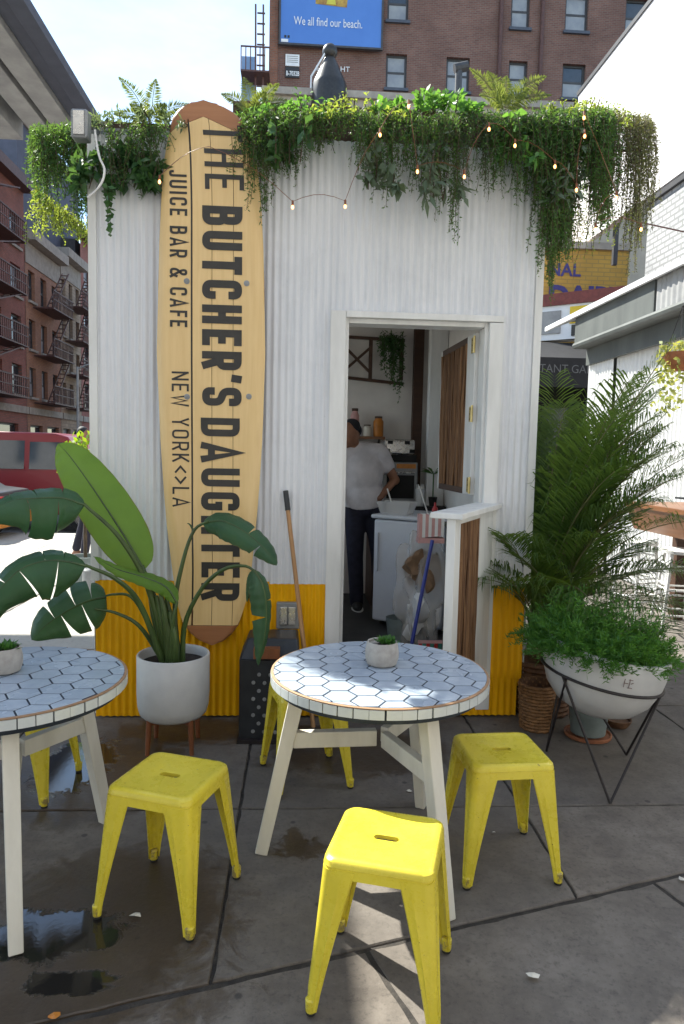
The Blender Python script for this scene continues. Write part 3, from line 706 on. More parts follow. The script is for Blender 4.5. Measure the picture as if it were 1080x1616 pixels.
def rsq(h, r, n=10):
    """rounded square loop, half size h, corner radius r"""
    out = []
    for k, (sx, sy_) in enumerate(((1, 1), (-1, 1), (-1, -1), (1, -1))):
        for i in range(n):
            a = PI/2*k + PI/2*i/(n-1); out.append((sx*(h-r)+r*math.cos(a), sy_*(h-r)+r*math.sin(a)))
    return out
def slot_loop(n, lx=0.036, ry=0.0115):
    out = []
    for i in range(n):
        a = 2*PI*i/n; cx = lx-ry if math.cos(a) > 0 else -(lx-ry)
        out.append((cx+ry*math.cos(a), ry*math.sin(a)))
    return out
SH, SB, HS = 0.156, 0.186, 0.45
def make_stool():
    t = thing('metal_stool', 'x', 'stool', (0, 0, 0), 0, 'yellow metal stools')
    N = 40; loops = []
    sq = rsq(0.112, 0.03, 10); a0 = [math.atan2(p[1], p[0]) for p in sq]
    sl = []
    for k, (sx, sy_) in enumerate(((1, 1), (-1, 1), (-1, -1), (1, -1))):
        for i in range(10):
            q = PI/2*k+PI/2*i/9; sl.append((sx*(0.0375-0.0125)+0.0125*math.cos(q), 0.0125*math.sin(q)+sy_*0.0005))
    L0 = [(x, y, HS-0.016) for x, y in sl]; L1 = [(x, y, HS-0.0045) for x, y in sl]; L2 = [(x*1.12, y*1.25, HS-0.0035) for x, y in sl]
    lp = [L0, L1, L2, [(x, y, HS-0.0035) for x, y in sq]]
    for h, r, z in ((0.128, 0.032, HS-0.0020), (0.137, 0.034, HS+0.0005), (0.147, 0.036, HS-0.0015), (0.154, 0.037, HS-0.008), (SH, 0.037, HS-0.018), (SH+0.001, 0.036, HS-0.022), (SH-0.0015, 0.036, HS-0.024), (SH+0.0015, 0.036, HS-0.052), (SH-0.003, 0.034, HS-0.053)):
        lp.append([(x, y, z) for x, y in rsq(h, r, 10)])
    vs_ = [p for l in lp for p in l]; fs = []
    for i in range(len(lp)-1):
        for j in range(N): fs.append((i*N+j, i*N+(j+1) % N, (i+1)*N+(j+1) % N, (i+1)*N+j))
    seat = local(MB().add(vs_, fs), 'seat', MT['yellow'], t, True)
    # one folded-sheet leg per corner
    def leg():
        rows = []; K = 9
        for k in range(K):
            f = k/(K-1); z = (HS-0.030)*(1-f)+0.016*f; o = (SH+0.0005)*(1-f)+SB*f; w = 0.088*(1-f)**1.15+0.024*f+0.004; rr = 0.030*(1-f)+0.012*f
            rb = 0.004 if 0.12 < f < 0.9 else 0.0
            pts = [(-w, 0), (-w*.80, 0), (-w*0.70, rb), (-w*.60, 0)] + [(-rr+rr*math.sin(q), -rr+rr*math.cos(q)) for q in np.linspace(0, PI/2, 6)] + [(0, -w*.60), (rb, -w*0.70), (0, -w*.80), (0, -w)]
            rows.append([(o+x, o+y, z) for x, y in pts] + [(o+x-0.004, o+y-0.004, z) for x, y in pts[::-1]])
        m = len(rows[0]); vs2 = [p for r_ in rows for p in r_]; fs2 = []
        for i in range(K-1):
            for j in range(m): fs2.append((i*m+j, (i+1)*m+j, (i+1)*m+(j+1) % m, i*m+(j+1) % m))
        h = m//2
        for i in (0, K-1):
            for j in range(h-1):
                q = (i*m+j, i*m+j+1, i*m+m-2-j, i*m+m-1-j); fs2.append(q if i else q[::-1])
        return MB().add(vs2, fs2)
    lg = leg()
    foot = MB().lathe([(0.010, 0.0), (0.014, 0.002), (0.014, 0.014), (0.008, 0.02)], 12, (SB-0.013, SB-0.013, 0))
    sleeve = MB().lathe([(0.0145, 0.010), (0.0155, 0.012), (0.0165, 0.045), (0.012, 0.05)], 12, (SB-0.013, SB-0.013, 0))
    me_l = me_f = None
    for k in range(4):
        if k == 0:
            l0 = local(lg, 'leg', MT['yellow'], t, True); f0 = local(foot, 'rubber_foot', MT['rubber'], l0, True); s0 = local(sleeve, 'sleeve', MT['yellow'], l0, True)
        else:
            l = copy_tree(l0, t); l.rotation_euler = (0, 0, PI/2*k)
    return t
st0 = make_stool()
spots = [(0.274, -2.105, -0.298, 'yellow metal stool nearest the camera with sunlit seat'),
         (-0.427, -1.689, -0.354, 'yellow metal stool beside the wet stain, between the two tables'),
         (0.796, -1.491, 0.052, 'yellow metal stool to the right of the centre table'),
         (0.055, -0.775, 0.25, 'yellow metal stool behind the centre table, mostly hidden by its leg'),
         (-1.235, -0.86, -0.12, 'yellow metal stool behind the left table, only a leg showing')]
for i, (x, y, a, lb) in enumerate(spots):
    s = st0 if i == 0 else copy_tree(st0)
    s.location = (x, y, 0); s.rotation_euler = (0, 0, a); s['label'] = lb

# ================================================================== succulents on the tables
MT['concrete_pot'] = pm('concrete_pot', (0.42, 0.40, 0.37), (0.33, 0.31, 0.29), 30, 0.8, bmp=0.3)
MT['succulent'] = leafmat('succulent', (0.10, 0.26, 0.045), (0.045, 0.14, 0.03), 0.25, 0.35)
def succulent(loc, label, seed):
    t = thing('succulent_pot', label, 'potted plant', (loc[0], loc[1], TH+0.0005), 0, 'succulents in concrete pots')
    rs = random.Random(seed)
    local(MB().lathe([(0.045, 0.0), (0.058, 0.006), (0.066, 0.03), (0.0665, 0.055), (0.060, 0.090), (0.058, 0.094), (0.054, 0.092), (0.054, 0.082)], 32), 'pot', MT['concrete_pot'], t, True)
    local(MB().lathe([(0.0535, 0.078), (0.001, 0.084)], 20), 'soil', MT['soil'], t)
    lv = MB()
    for c in range(5):
        a0 = rs.uniform(0, 6.28); rr = 0.0 if c == 0 else 0.028; cx, cy = rr*math.cos(a0), rr*math.sin(a0)
        for k in range(14):
            a = k*2.4+rs.uniform(-.2, .2); el = 0.25+1.1*k/14; L_ = 0.046*(1-0.3*k/14)*rs.uniform(.85, 1.15)
            d = np.array([math.cos(a)*math.cos(el), math.sin(a)*math.cos(el), math.sin(el)]); s = nrm(np.cross(d, (0, 0, 1))); nn = np.cross(s, d)
            p = np.array([cx, cy, 0.084]); w = 0.0085
            A, B, C_, D, E_ = p, p+d*L_*.55+s*w, p+d*L_, p+d*L_*.55-s*w, p+d*L_*.5-nn*0.005
            lv.add([A, B, C_, D, E_], [(0, 1, 2, 3), (0, 4, 1), (1, 4, 2), (2, 4, 3), (3, 4, 0)])
    local(lv, 'leaves', MT['succulent'], t)
    return t
succulent((0.338, -1.375), 'small succulent in a concrete pot on the centre table', 3)
succulent((-1.07, -1.475), 'small succulent in a concrete pot on the left table', 5)

# ================================================================== white planter with bird of paradise
pl = thing('white_planter', 'white cylindrical planter on wooden legs beside the surfboard', 'planter', (-0.64, -0.42, 0))
local(MB().lathe([(0.06, 0.168), (0.12, 0.170), (0.155, 0.178), (0.172, 0.195), (0.183, 0.235), (0.187, 0.30), (0.187, 0.500), (0.184, 0.505), (0.176, 0.505), (0.173, 0.500), (0.173, 0.450)], 56), 'pot', MT['ceramic'], pl, True)
local(MB().lathe([(0.173, 0.455), (0.10, 0.462), (0.001, 0.468)], 32), 'soil', MT['soil'], pl)
for a in (45, 135, 225, 315):
    d = Vector((math.cos(R(a)), math.sin(R(a)), 0))
    local(MB().tube([d*0.145+Vector((0, 0, 0.215)), d*0.160], [0.017, 0.011], 10), 'leg', MT['walnut'], pl, True)
local(MB().bar((-0.10, -0.10, 0.164), (0.10, 0.10, 0.164), 0.03, 0.012).bar((0.10, -0.10, 0.1645), (-0.10, 0.10, 0.1645), 0.03, 0.012), 'cross_brace', MT['walnut'], pl)

def bigleafmat(name, c, c2, trans):
    m, nt, b = newmat(name)
    uv = nt.nodes.new('ShaderNodeUVMap'); sp = nt.nodes.new('ShaderNodeSeparateXYZ'); L(nt, uv.outputs[0], sp.inputs[0])
    wv = nt.nodes.new('ShaderNodeTexWave'); wv.inputs['Scale'].default_value = 26; wv.inputs['Distortion'].default_value = 0.6
    mp = nt.nodes.new('ShaderNodeMapping'); mp.inputs['Rotation'].default_value = (0, 0, 0.5); L(nt, uv.outputs[0], mp.inputs[0]); L(nt, mp.outputs[0], wv.inputs[0])
    n = noise(nt, worldpos(nt), 7.0, 4.0)
    col = ramp(nt, n, [(0.3, c2), (0.7, c)]); col = mixc(nt, math_(nt, 'MULTIPLY', wv.outputs['Fac'], 0.5), col, tuple(x*1.7 for x in c))
    ed = math_(nt, 'ABSOLUTE', math_(nt, 'SUBTRACT', sp.outputs[0], 0.5)); ed = math_(nt, 'ADD', ed, math_(nt, 'MULTIPLY', math_(nt, 'SUBTRACT', noise(nt, worldpos(nt), 14.0, 5.0), .5), .09))
    col = mixc(nt, ramp(nt, ed, [(0.475, (0,)*3), (0.50, (0.8,)*3)]), col, (0.16, 0.11, 0.03))
    L(nt, col, b.inputs['Base Color']); b.inputs['Roughness'].default_value = 0.33; bump(nt, b, wv.outputs['Fac'], 0.4, 0.004)
    t = nt.nodes.new('ShaderNodeBsdfTranslucent'); L(nt, mixc(nt, 0.5, col, (c[0]*3.2, c[1]*2.0, c[2])), t.inputs['Color'])
    mx = nt.nodes.new('ShaderNodeMixShader'); mx.inputs[0].default_value = trans
    L(nt, b.outputs[0], mx.inputs[1]); L(nt, t.outputs[0], mx.inputs[2]); L(nt, mx.outputs[0], nt.nodes['Material Output'].inputs[0]); return m
MT['leaf_dark'] = bigleafmat('leaf_dark', (0.042, 0.115, 0.048), (0.022, 0.070, 0.030), 0.25)
MT['leaf_bright'] = bigleafmat('leaf_bright', (0.13, 0.27, 0.045), (0.085, 0.20, 0.034), 0.5)
MT['stalk'] = pm('stalk', (0.065, 0.11, 0.03), (0.035, 0.06, 0.018), 12, 0.4, stretch=(1, 1, .2))
def blade(ctrl, W, nrm_hint, parent, mat, fold=0.25, tears=((), ()), curl=0.0, seed=1, asym=(1, 1)):
    """broad leaf along a 3-D midrib, margins torn where given"""
    rs = random.Random(seed); NS = 40; C = catmull(ctrl, NS); vs_ = []; fs = []; uvs = []
    T = np.gradient(C, axis=0); T /= np.linalg.norm(T, axis=1)[:, None]
    def frame(t):
        i = t*(NS-1); k = min(int(i), NS-2); q = i-k; p = C[k]*(1-q)+C[k+1]*q; tt = nrm(T[k]*(1-q)+T[k+1]*q)
        s = nrm(np.cross(tt, nrm_hint)); return p, tt, s, np.cross(s, tt)
    wp = lambda t: W*(max(0.0, math.sin(PI*min(1, t**0.72)))**0.62)*(1-0.12*t)
    for side in (-1, 1):
        cuts = [0.0] + sorted(tears[0 if side < 0 else 1]) + [1.0]
        for a, b in zip(cuts[:-1], cuts[1:]):
            nr = max(4, int((b-a)*36)); nc = 5; base = len(vs_); g0 = rs.uniform(.012, .05) if a > 0 else 0; g1 = rs.uniform(.012, .05) if b < 1 else 0
            dr = rs.uniform(-.1, .25)
            for i in range(nr+1):
                for j in range(nc+1):
                    u = j/nc; t0 = a+g0*u**1.5; t1 = b-g1*u**1.5; t = t0+(t1-t0)*i/nr
                    p, tt, s, n_ = frame(t); w = wp(t)*asym[0 if side < 0 else 1]; ph = fold*u+(curl+dr*(0.3 if len(cuts) > 2 else 0))*u*u
                    q = p + s*side*u*w*math.cos(ph*.8) - n_*u*w*math.sin(ph) + n_*0.004*math.sin(t*60+side)*u
                    vs_.append(q); uvs.append((side*u*0.5+0.5, t))
            for i in range(nr):
                for j in range(nc):
                    q = (base+i*(nc+1)+j, base+i*(nc+1)+j+1, base+(i+1)*(nc+1)+j+1, base+(i+1)*(nc+1)+j); fs.append(q if side > 0 else q[::-1])
    mb = MB().add(vs_, fs); o = mb.build('leaf', mat, parent, False)
    me = o.data; ul_ = me.uv_layers.new(name='UVMap')
    for lp_ in me.loops: ul_.data[lp_.index].uv = uvs[lp_.vertex_index]
    me.polygons.foreach_set('use_smooth', [True]*len(me.polygons))
    mid = MB().tube([tuple(C[i]-frame(i/(NS-1))[3]*0.002) for i in range(0, NS, 3)], [0.006*(1-i/NS)+0.0015 for i in range(0, NS, 3)], 6)
    mid.build('midrib', MT['stalk'], o, True)
    return o
bp = thing('bird_of_paradise', 'bird of paradise plant with broad torn leaves in the white planter', 'plant', (-0.64, -0.42, 0.46))
def stalk(pts, r=0.011):
    C = catmull(pts, 18); n_ = len(C); MB().tube([tuple(p) for p in C], [r*(1.5-0.95*i/n_) for i in range(n_)], 8).build('stem', MT['stalk'], bp, True)
def A(l): return [at(u, v, Y) for u, v, Y in l]
base_pts = lambda dx, dy: (-0.64+dx, -0.42+dy, 0.455)
v_front = np.array([0.15, -1.0, 0.15])
# tall pale leaf leaning left
stalk([base_pts(-0.01, 0.02)] + A([(248, 955, -.40), (225, 892, -.38)]), 0.014)
blade(A([(228, 900, -.38), (196, 845, -.37), (150, 775, -.36), (112, 722, -.34), (92, 700, -.33)]), 0.145, np.array([0.25, -1.0, 0.25]), bp, MT['leaf_bright'], 0.22, ((), ()), seed=2)
# dark leaf to the far left, folded over
stalk([base_pts(-0.03, -0.03)] + A([(235, 930, -.50), (190, 850, -.58), (132, 795, -.62)]), 0.013)
blade(A([(134, 797, -.62), (100, 786, -.66), (60, 786, -.72), (20, 790, -.80), (-40, 815, -.88)]), 0.20, np.array([0.10, -0.75, 0.65]), bp, MT['leaf_dark'], 0.55, ((0.30, 0.62), (0.25, 0.5, 0.75)), 0.5, 3)
# middle-left dark leaf
stalk([base_pts(-0.04, -0.05)] + A([(222, 955, -.55), (185, 915, -.62), (135, 892, -.68)]), 0.012)
blade(A([(136, 893, -.68), (105, 886, -.72), (72, 885, -.76), (30, 900, -.82), (-10, 945, -.88), (-25, 1000, -.90)]), 0.185, np.array([0.15, -0.72, 0.68]), bp, MT['leaf_dark'], 0.55, ((0.28, 0.6), (0.22, 0.40, 0.7)), 0.5, 4)
# low torn leaf behind the left table
stalk([base_pts(-0.05, 0.0)] + A([(222, 990, -.46), (185, 968, -.46), (150, 961, -.47)]), 0.009)
stalk([base_pts(-0.05, 0.02)] + A([(215, 950, -.40), (180, 938, -.40), (150, 948, -.42)]), 0.007)
blade(A([(168, 942, -.44), (140, 948, -.46), (110, 962, -.49), (75, 985, -.53), (50, 1010, -.56)]), 0.185, np.array([0.3, -0.85, 0.4]), bp, MT['leaf_dark'], 0.5, ((0.35, 0.6), (0.2, 0.42, 0.66)), 0.35, 5)
# short bright leaf in the middle
stalk([base_pts(0.0, -0.06)] + A([(273, 985, -.52), (280, 950, -.53)]), 0.010)
blade(A([(280, 952, -.53), (262, 926, -.54), (225, 910, -.55), (185, 898, -.56), (148, 878, -.57)]), 0.062, np.array([0.1, -0.7, 0.75]), bp, MT['leaf_bright'], 0.35, ((), ()), 0.2, 6, (0.8, 1.1))
# dark drooping leaf over the board
stalk([base_pts(0.03, 0.0)] + A([(276, 960, -.42), (288, 890, -.42), (306, 838, -.43), (330, 822, -.45)]), 0.010)
blade(A([(320, 826, -.44), (350, 822, -.46), (385, 838, -.50), (418, 866, -.54), (437, 892, -.57)]), 0.115, np.array([0.15, -0.8, 0.6]), bp, MT['leaf_dark'], 0.35, ((0.55,), (0.7,)), 0.3, 7, (1.0, 0.8))
stalk(A([(306, 838, -.43), (300, 828, -.43), (296, 826, -.43)]), 0.004)
# arching stem with a leaf hanging straight down
stalk([base_pts(0.05, -0.02)] + A([(292, 985, -.46), (318, 930, -.50), (352, 899, -.54), (385, 893, -.58), (404, 902, -.60)]), 0.010)
blade(A([(402, 900, -.60), (416, 925, -.62), (421, 965, -.63), (417, 1010, -.64), (408, 1050, -.645)]), 0.088, np.array([0.55, -0.85, 0.1]), bp, MT['leaf_dark'], 0.55, ((0.4,), (0.55,)), 0.25, 8, (0.8, 0.9))
blade(A([(402, 900, -.60), (396, 920, -.60), (390, 950, -.60)]), 0.026, np.array([0.2, -0.95, 0.1]), bp, MT['leaf_dark'], 0.5, ((), ()), 0.2, 9)
for dx, dy, u, v in ((-.02, -.03, 247, 940), (-.01, -.05, 252, 930), (0, -.04, 258, 955), (.02, -.05, 268, 965), (-.03, 0, 236, 935), (.0, .0, 262, 940)):
    stalk([base_pts(dx, dy)] + A([(u+9, v+45, -.46+dy), (u, v, -.46+dy)]), 0.016)

# ================================================================== planters right of the hut
MT['palm'] = leafmat('palm', (0.105, 0.19, 0.042), (0.038, 0.095, 0.026), 0.5, 0.4)
MT['palm_stem'] = pm('palm_stem', (0.16, 0.15, 0.06), (0.08, 0.09, 0.035), 14, 0.5, stretch=(1, 1, .2))
MT['fern_green'] = leafmat('fern_green', (0.10, 0.25, 0.045), (0.04, 0.145, 0.03), 0.4, 0.45)
MT['wicker'] = pm('wicker', (0.30, 0.155, 0.065), (0.15, 0.075, 0.03), 40, 0.7, bmp=0.3)
MT['wicker_dark'] = pm('wicker_dark', (0.16, 0.075, 0.035), (0.08, 0.04, 0.02), 40, 0.75, bmp=0.3)
MT['zinc'] = pm('zinc', (0.20, 0.24, 0.235), (0.15, 0.18, 0.18), 12, 0.55)
MT['terracotta'] = pm('terracotta', (0.34, 0.13, 0.06), (0.24, 0.09, 0.045), 20, 0.75)
def woven(name, label, loc, r0, r1, H, mat, rows, cols, cat='basket'):
    t = thing(name, label, cat, loc)
    local(MB().lathe([(r0*.97, 0.0), (r1*.97, H), (r1*.90, H), (r0*.9, 0.012)], 32), 'liner', MT['wicker_dark'], t)
    for k in range(rows):                       # each row a hoop that weaves in and out of the stakes
        f = (k+.5)/rows; r = r0+(r1-r0)*f; z = H*f; pts = []
        n_ = cols*4
        for i in range(n_+1):
            a = 2*PI*i/n_; rr = r+0.0042*math.cos(a*cols/1+PI*k); pts.append((rr*math.cos(a), rr*math.sin(a), z))
        local(MB().tube(pts, H/rows*0.52, 5, False), 'strand', mat, t, True)
    return t
woven('wicker_basket', 'small round wicker basket on the pavement in front of the palm', (1.405, -0.18, 0), 0.088, 0.105, 0.27, MT['wicker'], 14, 14)
woven('palm_basket', 'larger dark wicker basket holding the palm', (1.53, 0.12, 0), 0.17, 0.19, 0.33, MT['wicker_dark'], 11, 18)
gp = thing('grey_pot', 'grey-green zinc pot on a terracotta saucer under the bowl planter', 'pot', (1.66, -0.30, 0))
local(MB().lathe([(0.095, 0.022), (0.112, 0.20), (0.116, 0.205), (0.118, 0.225), (0.108, 0.225), (0.104, 0.18)], 28), 'pot', MT['zinc'], gp, True)
local(MB().lathe([(0.118, 0.0), (0.128, 0.004), (0.130, 0.02), (0.124, 0.022), (0.118, 0.012)], 28), 'saucer', MT['terracotta'], gp, True)
ds = thing('small_dish', 'small brown dish on the pavement behind the wire stand', 'dish', (1.90, -0.16, 0))
local(MB().lathe([(0.055, 0.0), (0.075, 0.03), (0.078, 0.045), (0.072, 0.044), (0.066, 0.03)], 24), 'bowl', MT['wicker_dark'], ds, True)

def palm_frond(mb, base, az, L_, rise, droop, rs, nl=34, ll=0.26):
    """pinnate frond; returns points of its rachis"""
    hd = np.array([math.cos(az), math.sin(az), 0.0]); P = []
    for i in range(16):
        t = i/15; h = L_*(rise*t - droop*t**2.4); o = L_*(0.22*t + 0.62*t**1.8)*max(.38, 1.15-rise*.40)
        P.append(np.array(base)+hd*o+np.array([0, 0, h]))
    P = np.array(P)
    for k in range(nl):
        t = 0.30+0.70*k/(nl-1); i = t*15; j = min(int(i), 14); q = i-j; p = P[j]*(1-q)+P[j+1]*q; tt = nrm(P[j+1]-P[j]); s = nrm(np.cross(tt, (0, 0, 1.0))); up = np.cross(s, tt)
        l_ = ll*(0.55+0.9*math.sin(PI*min(1, 0.12+0.88*(t-.3)/.7))**0.8)*rs.uniform(.8, 1.1)
        for sd_ in (-1, 1):
            d = nrm(s*sd_*0.72+tt*(0.72+rs.uniform(-.12, .12))+up*0.30); w = nrm(np.cross(d, up))*0.0042; dn = np.array([0, 0, -1.0])
            a = p; b = p+d*l_*.35; c = p+d*l_*.72+dn*l_*.10*rs.uniform(.5, 1.6); e = p+d*l_*.93+dn*l_*.34*rs.uniform(.6, 1.6)
            mb.add([a, b+w, b-w, c+w*.9, c-w*.9, e], [(0, 1, 2), (2, 1, 3, 4), (4, 3, 5)])
    return P
pt = thing('areca_palm', 'bushy green palm with thin arching fronds right of the hut', 'palm', (1.53, 0.12, 0.30))
rs = random.Random(11)
for k in range(78):
    az = R(-95+195*((k*0.618) % 1.0)) + rs.uniform(-.15, .15)
    ri = (0.75, 1.2, 1.4, 1.55)[k % 4]+rs.uniform(-.08, .08); Lf = rs.uniform(1.0, 1.35)
    if k % 9 == 0: az = R(rs.uniform(120, 240)); Lf *= .62; ri = 1.1
    b0 = (1.55+rs.uniform(-.09, .09), 0.14+rs.uniform(-.09, .09), 0.32+rs.uniform(0, .15))
    mb = MB(); P_ = palm_frond(mb, b0, az, Lf, ri, rs.uniform(0.25, 0.45), rs, 48, 0.25)
    MB().tube([tuple(p) for p in P_], [0.008*(1-.8*i/16) for i in range(16)], 5).build('frond_stem', MT['palm_stem'], pt, True)
    mb.build('frond', MT['palm'], pt)
for k in range(4):                                                     # upright new spears at the top
    mb = MB(); P_ = palm_frond(mb, (1.53+.03*k, 0.22, 0.75), R((60, 100, 20, 75)[k]), .95+.06*k, 1.32, .10, rs, 36, 0.26)
    mb.build('frond', MT['palm'], pt)
for k in range(2):                                                     # the low spray in front of the hut wall
    mb = MB(); P_ = palm_frond(mb, (1.44, -0.02, 0.42), 3.55+.35*k, .78, 1.05, .48, rs, 30, 0.24)
    MB().tube([tuple(p) for p in P_], [0.007*(1-.8*i/16) for i in range(16)], 5).build('frond_stem', MT['palm_stem'], pt, True); mb.build('frond', MT['palm'], pt)

# bowl planter in its wire stand
BC = Vector((1.500, -0.71, 0.03)); TILT = Matrix.Rotation(R(9), 4, 'Y') @ Matrix.Rotation(R(3), 4, 'X')
bw = thing('bowl_planter', 'white stoneware bowl planter resting in the black wire stand', 'planter', (BC.x, BC.y, 0.325))
prof_b = [(r_b, z_b*1.1-0.03) for r_b, z_b in [(0.02, 0.0), (0.10, 0.006), (0.19, 0.045), (0.25, 0.105), (0.287, 0.185), (0.298, 0.26), (0.300, 0.315), (0.296, 0.322), (0.284, 0.322), (0.278, 0.315), (0.270, 0.25)]]
mb = MB().lathe(prof_b, 64, (0, 0, 0), TILT); local(mb, 'bowl', MT['ceramic'], bw, True)
local(MB().lathe([(0.272, 0.262), (0.12, 0.275), (0.001, 0.28)], 32, (0, 0, 0), TILT), 'soil', MT['soil'], bw)
MT['stamp'] = pm('stamp', (0.16, 0.12, 0.12), (0.25, 0.2, 0.2), 60, 0.7)
smk = MB()
for a, b_ in (((-.018, .02), (-.018, -.02)), ((-.018, 0), (.0, 0)), ((0, .018), (.02, .018)), ((.006, .022), (.006, -.022)), ((0, -.02), (.022, -.02)), ((.012, .0), (.024, .006))):
    ang = -1.62
    def onb(p): a2 = ang+p[0]/0.297; return TILT @ Vector((0.2985*math.cos(a2), 0.2985*math.sin(a2), 0.235+p[1]))
    smk.bar(onb(a), onb(b_), 0.0035, 0.002, (0, 1, 0))
local(smk, 'maker_mark', MT['stamp'], bw)
fern = thing('asparagus_fern', 'dense bright green asparagus fern mounded in the bowl planter', 'plant', (BC.x, BC.y, 0.58))
rs = random.Random(5)
for part in range(10):
    mb = MB()
    for k in range(85):
        a = rs.uniform(0, 2*PI); r0 = 0.25*math.sqrt(rs.random()); el = rs.uniform(0.35, 1.5)*(1.0 if r0 < .15 else .85); a2 = a+rs.uniform(-.6, .6)
        d = np.array([math.cos(a2)*math.cos(el), math.sin(a2)*math.cos(el), math.sin(el)]); L_ = rs.uniform(.15, .23)*(1.5 if r0 < .14 else 1.0)
        p0 = np.array([BC.x+r0*math.cos(a), BC.y+r0*math.sin(a), 0.595-0.04*(r0*math.cos(a))/.25])
        tip = p0+d*L_+np.array([d[0], d[1], 0])*.03
        for q in range(34):
            t = 0.15+0.85*q/33; p = p0+d*L_*t+np.array([0, 0, -0.08*t*t*(1.3-math.sin(el))])
            dd = nrm(d*0.8+np.array([rs.gauss(0, 1), rs.gauss(0, 1), rs.gauss(0, .8)])*.75); s = nrm(np.cross(dd, np.array([rs.gauss(0, 1), rs.gauss(0, 1), rs.gauss(0, 1)])))
            mb.leaf(p, dd, s, rs.uniform(.022, .040), .0060)
    mb.build('fronds', MT['fern_green'], fern)
ws = thing('wire_stand', 'black wire hairpin stand under the white bowl planter', 'plant stand', (1.52, -0.73, 0))
RC = np.array([BC.x, BC.y, 0.475]); rg = []
for i in range(49):
    a = 2*PI*i/48; rg.append(TILT @ Vector((0.293*math.cos(a), 0.293*math.sin(a), 0.175)) + Vector((BC.x, BC.y, 0.325)))
MB().tube(rg, 0.0075, 8, False).build('ring', MT['black_metal'], ws, True)
for (fx, fy), (a1, a2) in zip(((1.437, -1.08), (1.345, -0.515), (1.757, -0.57)), ((-150, -20), (-146, 105), (-16, 109))):
    for a in (a1, a2):
        top = TILT @ Vector((0.295*math.cos(R(a)), 0.295*math.sin(R(a)), 0.172)) + Vector((BC.x, BC.y, 0.325))
        MB().tube([top, (fx, fy, 0.006)], 0.0062, 8).build('rod', MT['black_metal'], ws, True)

# ================================================================== planting on the roof
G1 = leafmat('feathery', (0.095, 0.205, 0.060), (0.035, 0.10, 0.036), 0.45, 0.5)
G2 = leafmat('sunlit_tips', (0.26, 0.37, 0.09), (0.13, 0.23, 0.055), 0.5, 0.5)  # paler leaf tone with the sunlight painted into its colour
G3 = leafmat('ivy', (0.075, 0.175, 0.06), (0.03, 0.085, 0.035), 0.35, 0.35)
G4 = leafmat('fresh', (0.13, 0.32, 0.075), (0.06, 0.18, 0.05), 0.45, 0.4)
G5 = leafmat('eucalyptus', (0.16, 0.22, 0.16), (0.08, 0.13, 0.09), 0.25, 0.5)
G6 = leafmat('dried', (0.16, 0.19, 0.095), (0.075, 0.105, 0.055), 0.35, 0.7)
G7 = leafmat('blue_grey_strands', (0.12, 0.19, 0.13), (0.06, 0.11, 0.07), 0.4, 0.55)
GF = leafmat('roof_fern', (0.17, 0.24, 0.07), (0.08, 0.15, 0.05), 0.55, 0.5)
TW = pm('vine_stem', (0.09, 0.06, 0.035), (0.05, 0.035, 0.02), 20, 0.8)
def rnd_dir(rs): return nrm(np.array([rs.gauss(0, 1), rs.gauss(0, 1), rs.gauss(0, 1)]))
def hanging(name, label, cat, mat, px0, px1, top, bot, Y0, Y1, count, seed, leaf=(0.03, 0.006), dens=70, sway=0.05, group='plants spilling over the hut roof', taper=True):
    """a curtain of trailing strands between two photo columns; top / bot are functions or rows"""
    rs = random.Random(seed); t = None; mbs = [MB() for _ in range(4)]; st = MB()
    ft = top if callable(top) else (lambda f: top); fb_ = bot if callable(bot) else (lambda f: bot)
    first = None
    for k in range(count):
        f = rs.random(); px = px0+(px1-px0)*f; yy = rs.uniform(Y0, Y1); v0 = ft(f)+rs.uniform(-6, 10); clump = 0.62+0.38*math.sin(px*0.085+seed)*math.sin(px*0.031+2*seed); v1 = v0+(fb_(f)-v0)*(0.3+0.7*clump)*(rs.random()**0.8 if rs.random() < .88 else rs.uniform(.9, 1.15))
        p0 = at(px, v0, yy); p1 = at(px, max(v1, v0+12), yy-rs.uniform(0, .05)); Lg = np.linalg.norm(p1-p0)
        if t is None: t = thing(name, label, cat, tuple(p0), 0, group)
        n_ = max(4, int(Lg*dens)); ph = rs.uniform(0, 6.28); sw_ = rs.uniform(-sway, sway); mb = mbs[k % 4]; pts = []
        for i in range(n_):
            q = i/(n_-1); p = p0+(p1-p0)*q+np.array([sw_*math.sin(q*2.2+ph)-sw_*math.sin(ph), -0.04*math.sin(PI*q)*rs.uniform(.5, 1), 0]); pts.append(p)
            for _ in range(2):
                d = rnd_dir(rs); d[2] -= 0.45; d = nrm(d); s = nrm(np.cross(d, rnd_dir(rs)))
                mb.leaf(p+rnd_dir(rs)*.006, d, s, leaf[0]*rs.uniform(.6, 1.3)*(1-.4*q if taper else 1), leaf[1]*rs.uniform(.7, 1.2))
        st.tube([tuple(pts[int(j)]) for j in np.linspace(0, n_-1, 4)], 0.0014, 3, False)
    for mb in mbs:
        if mb.v: mb.build('foliage', mat, t)
    st.build('stems', TW, t)
    return t
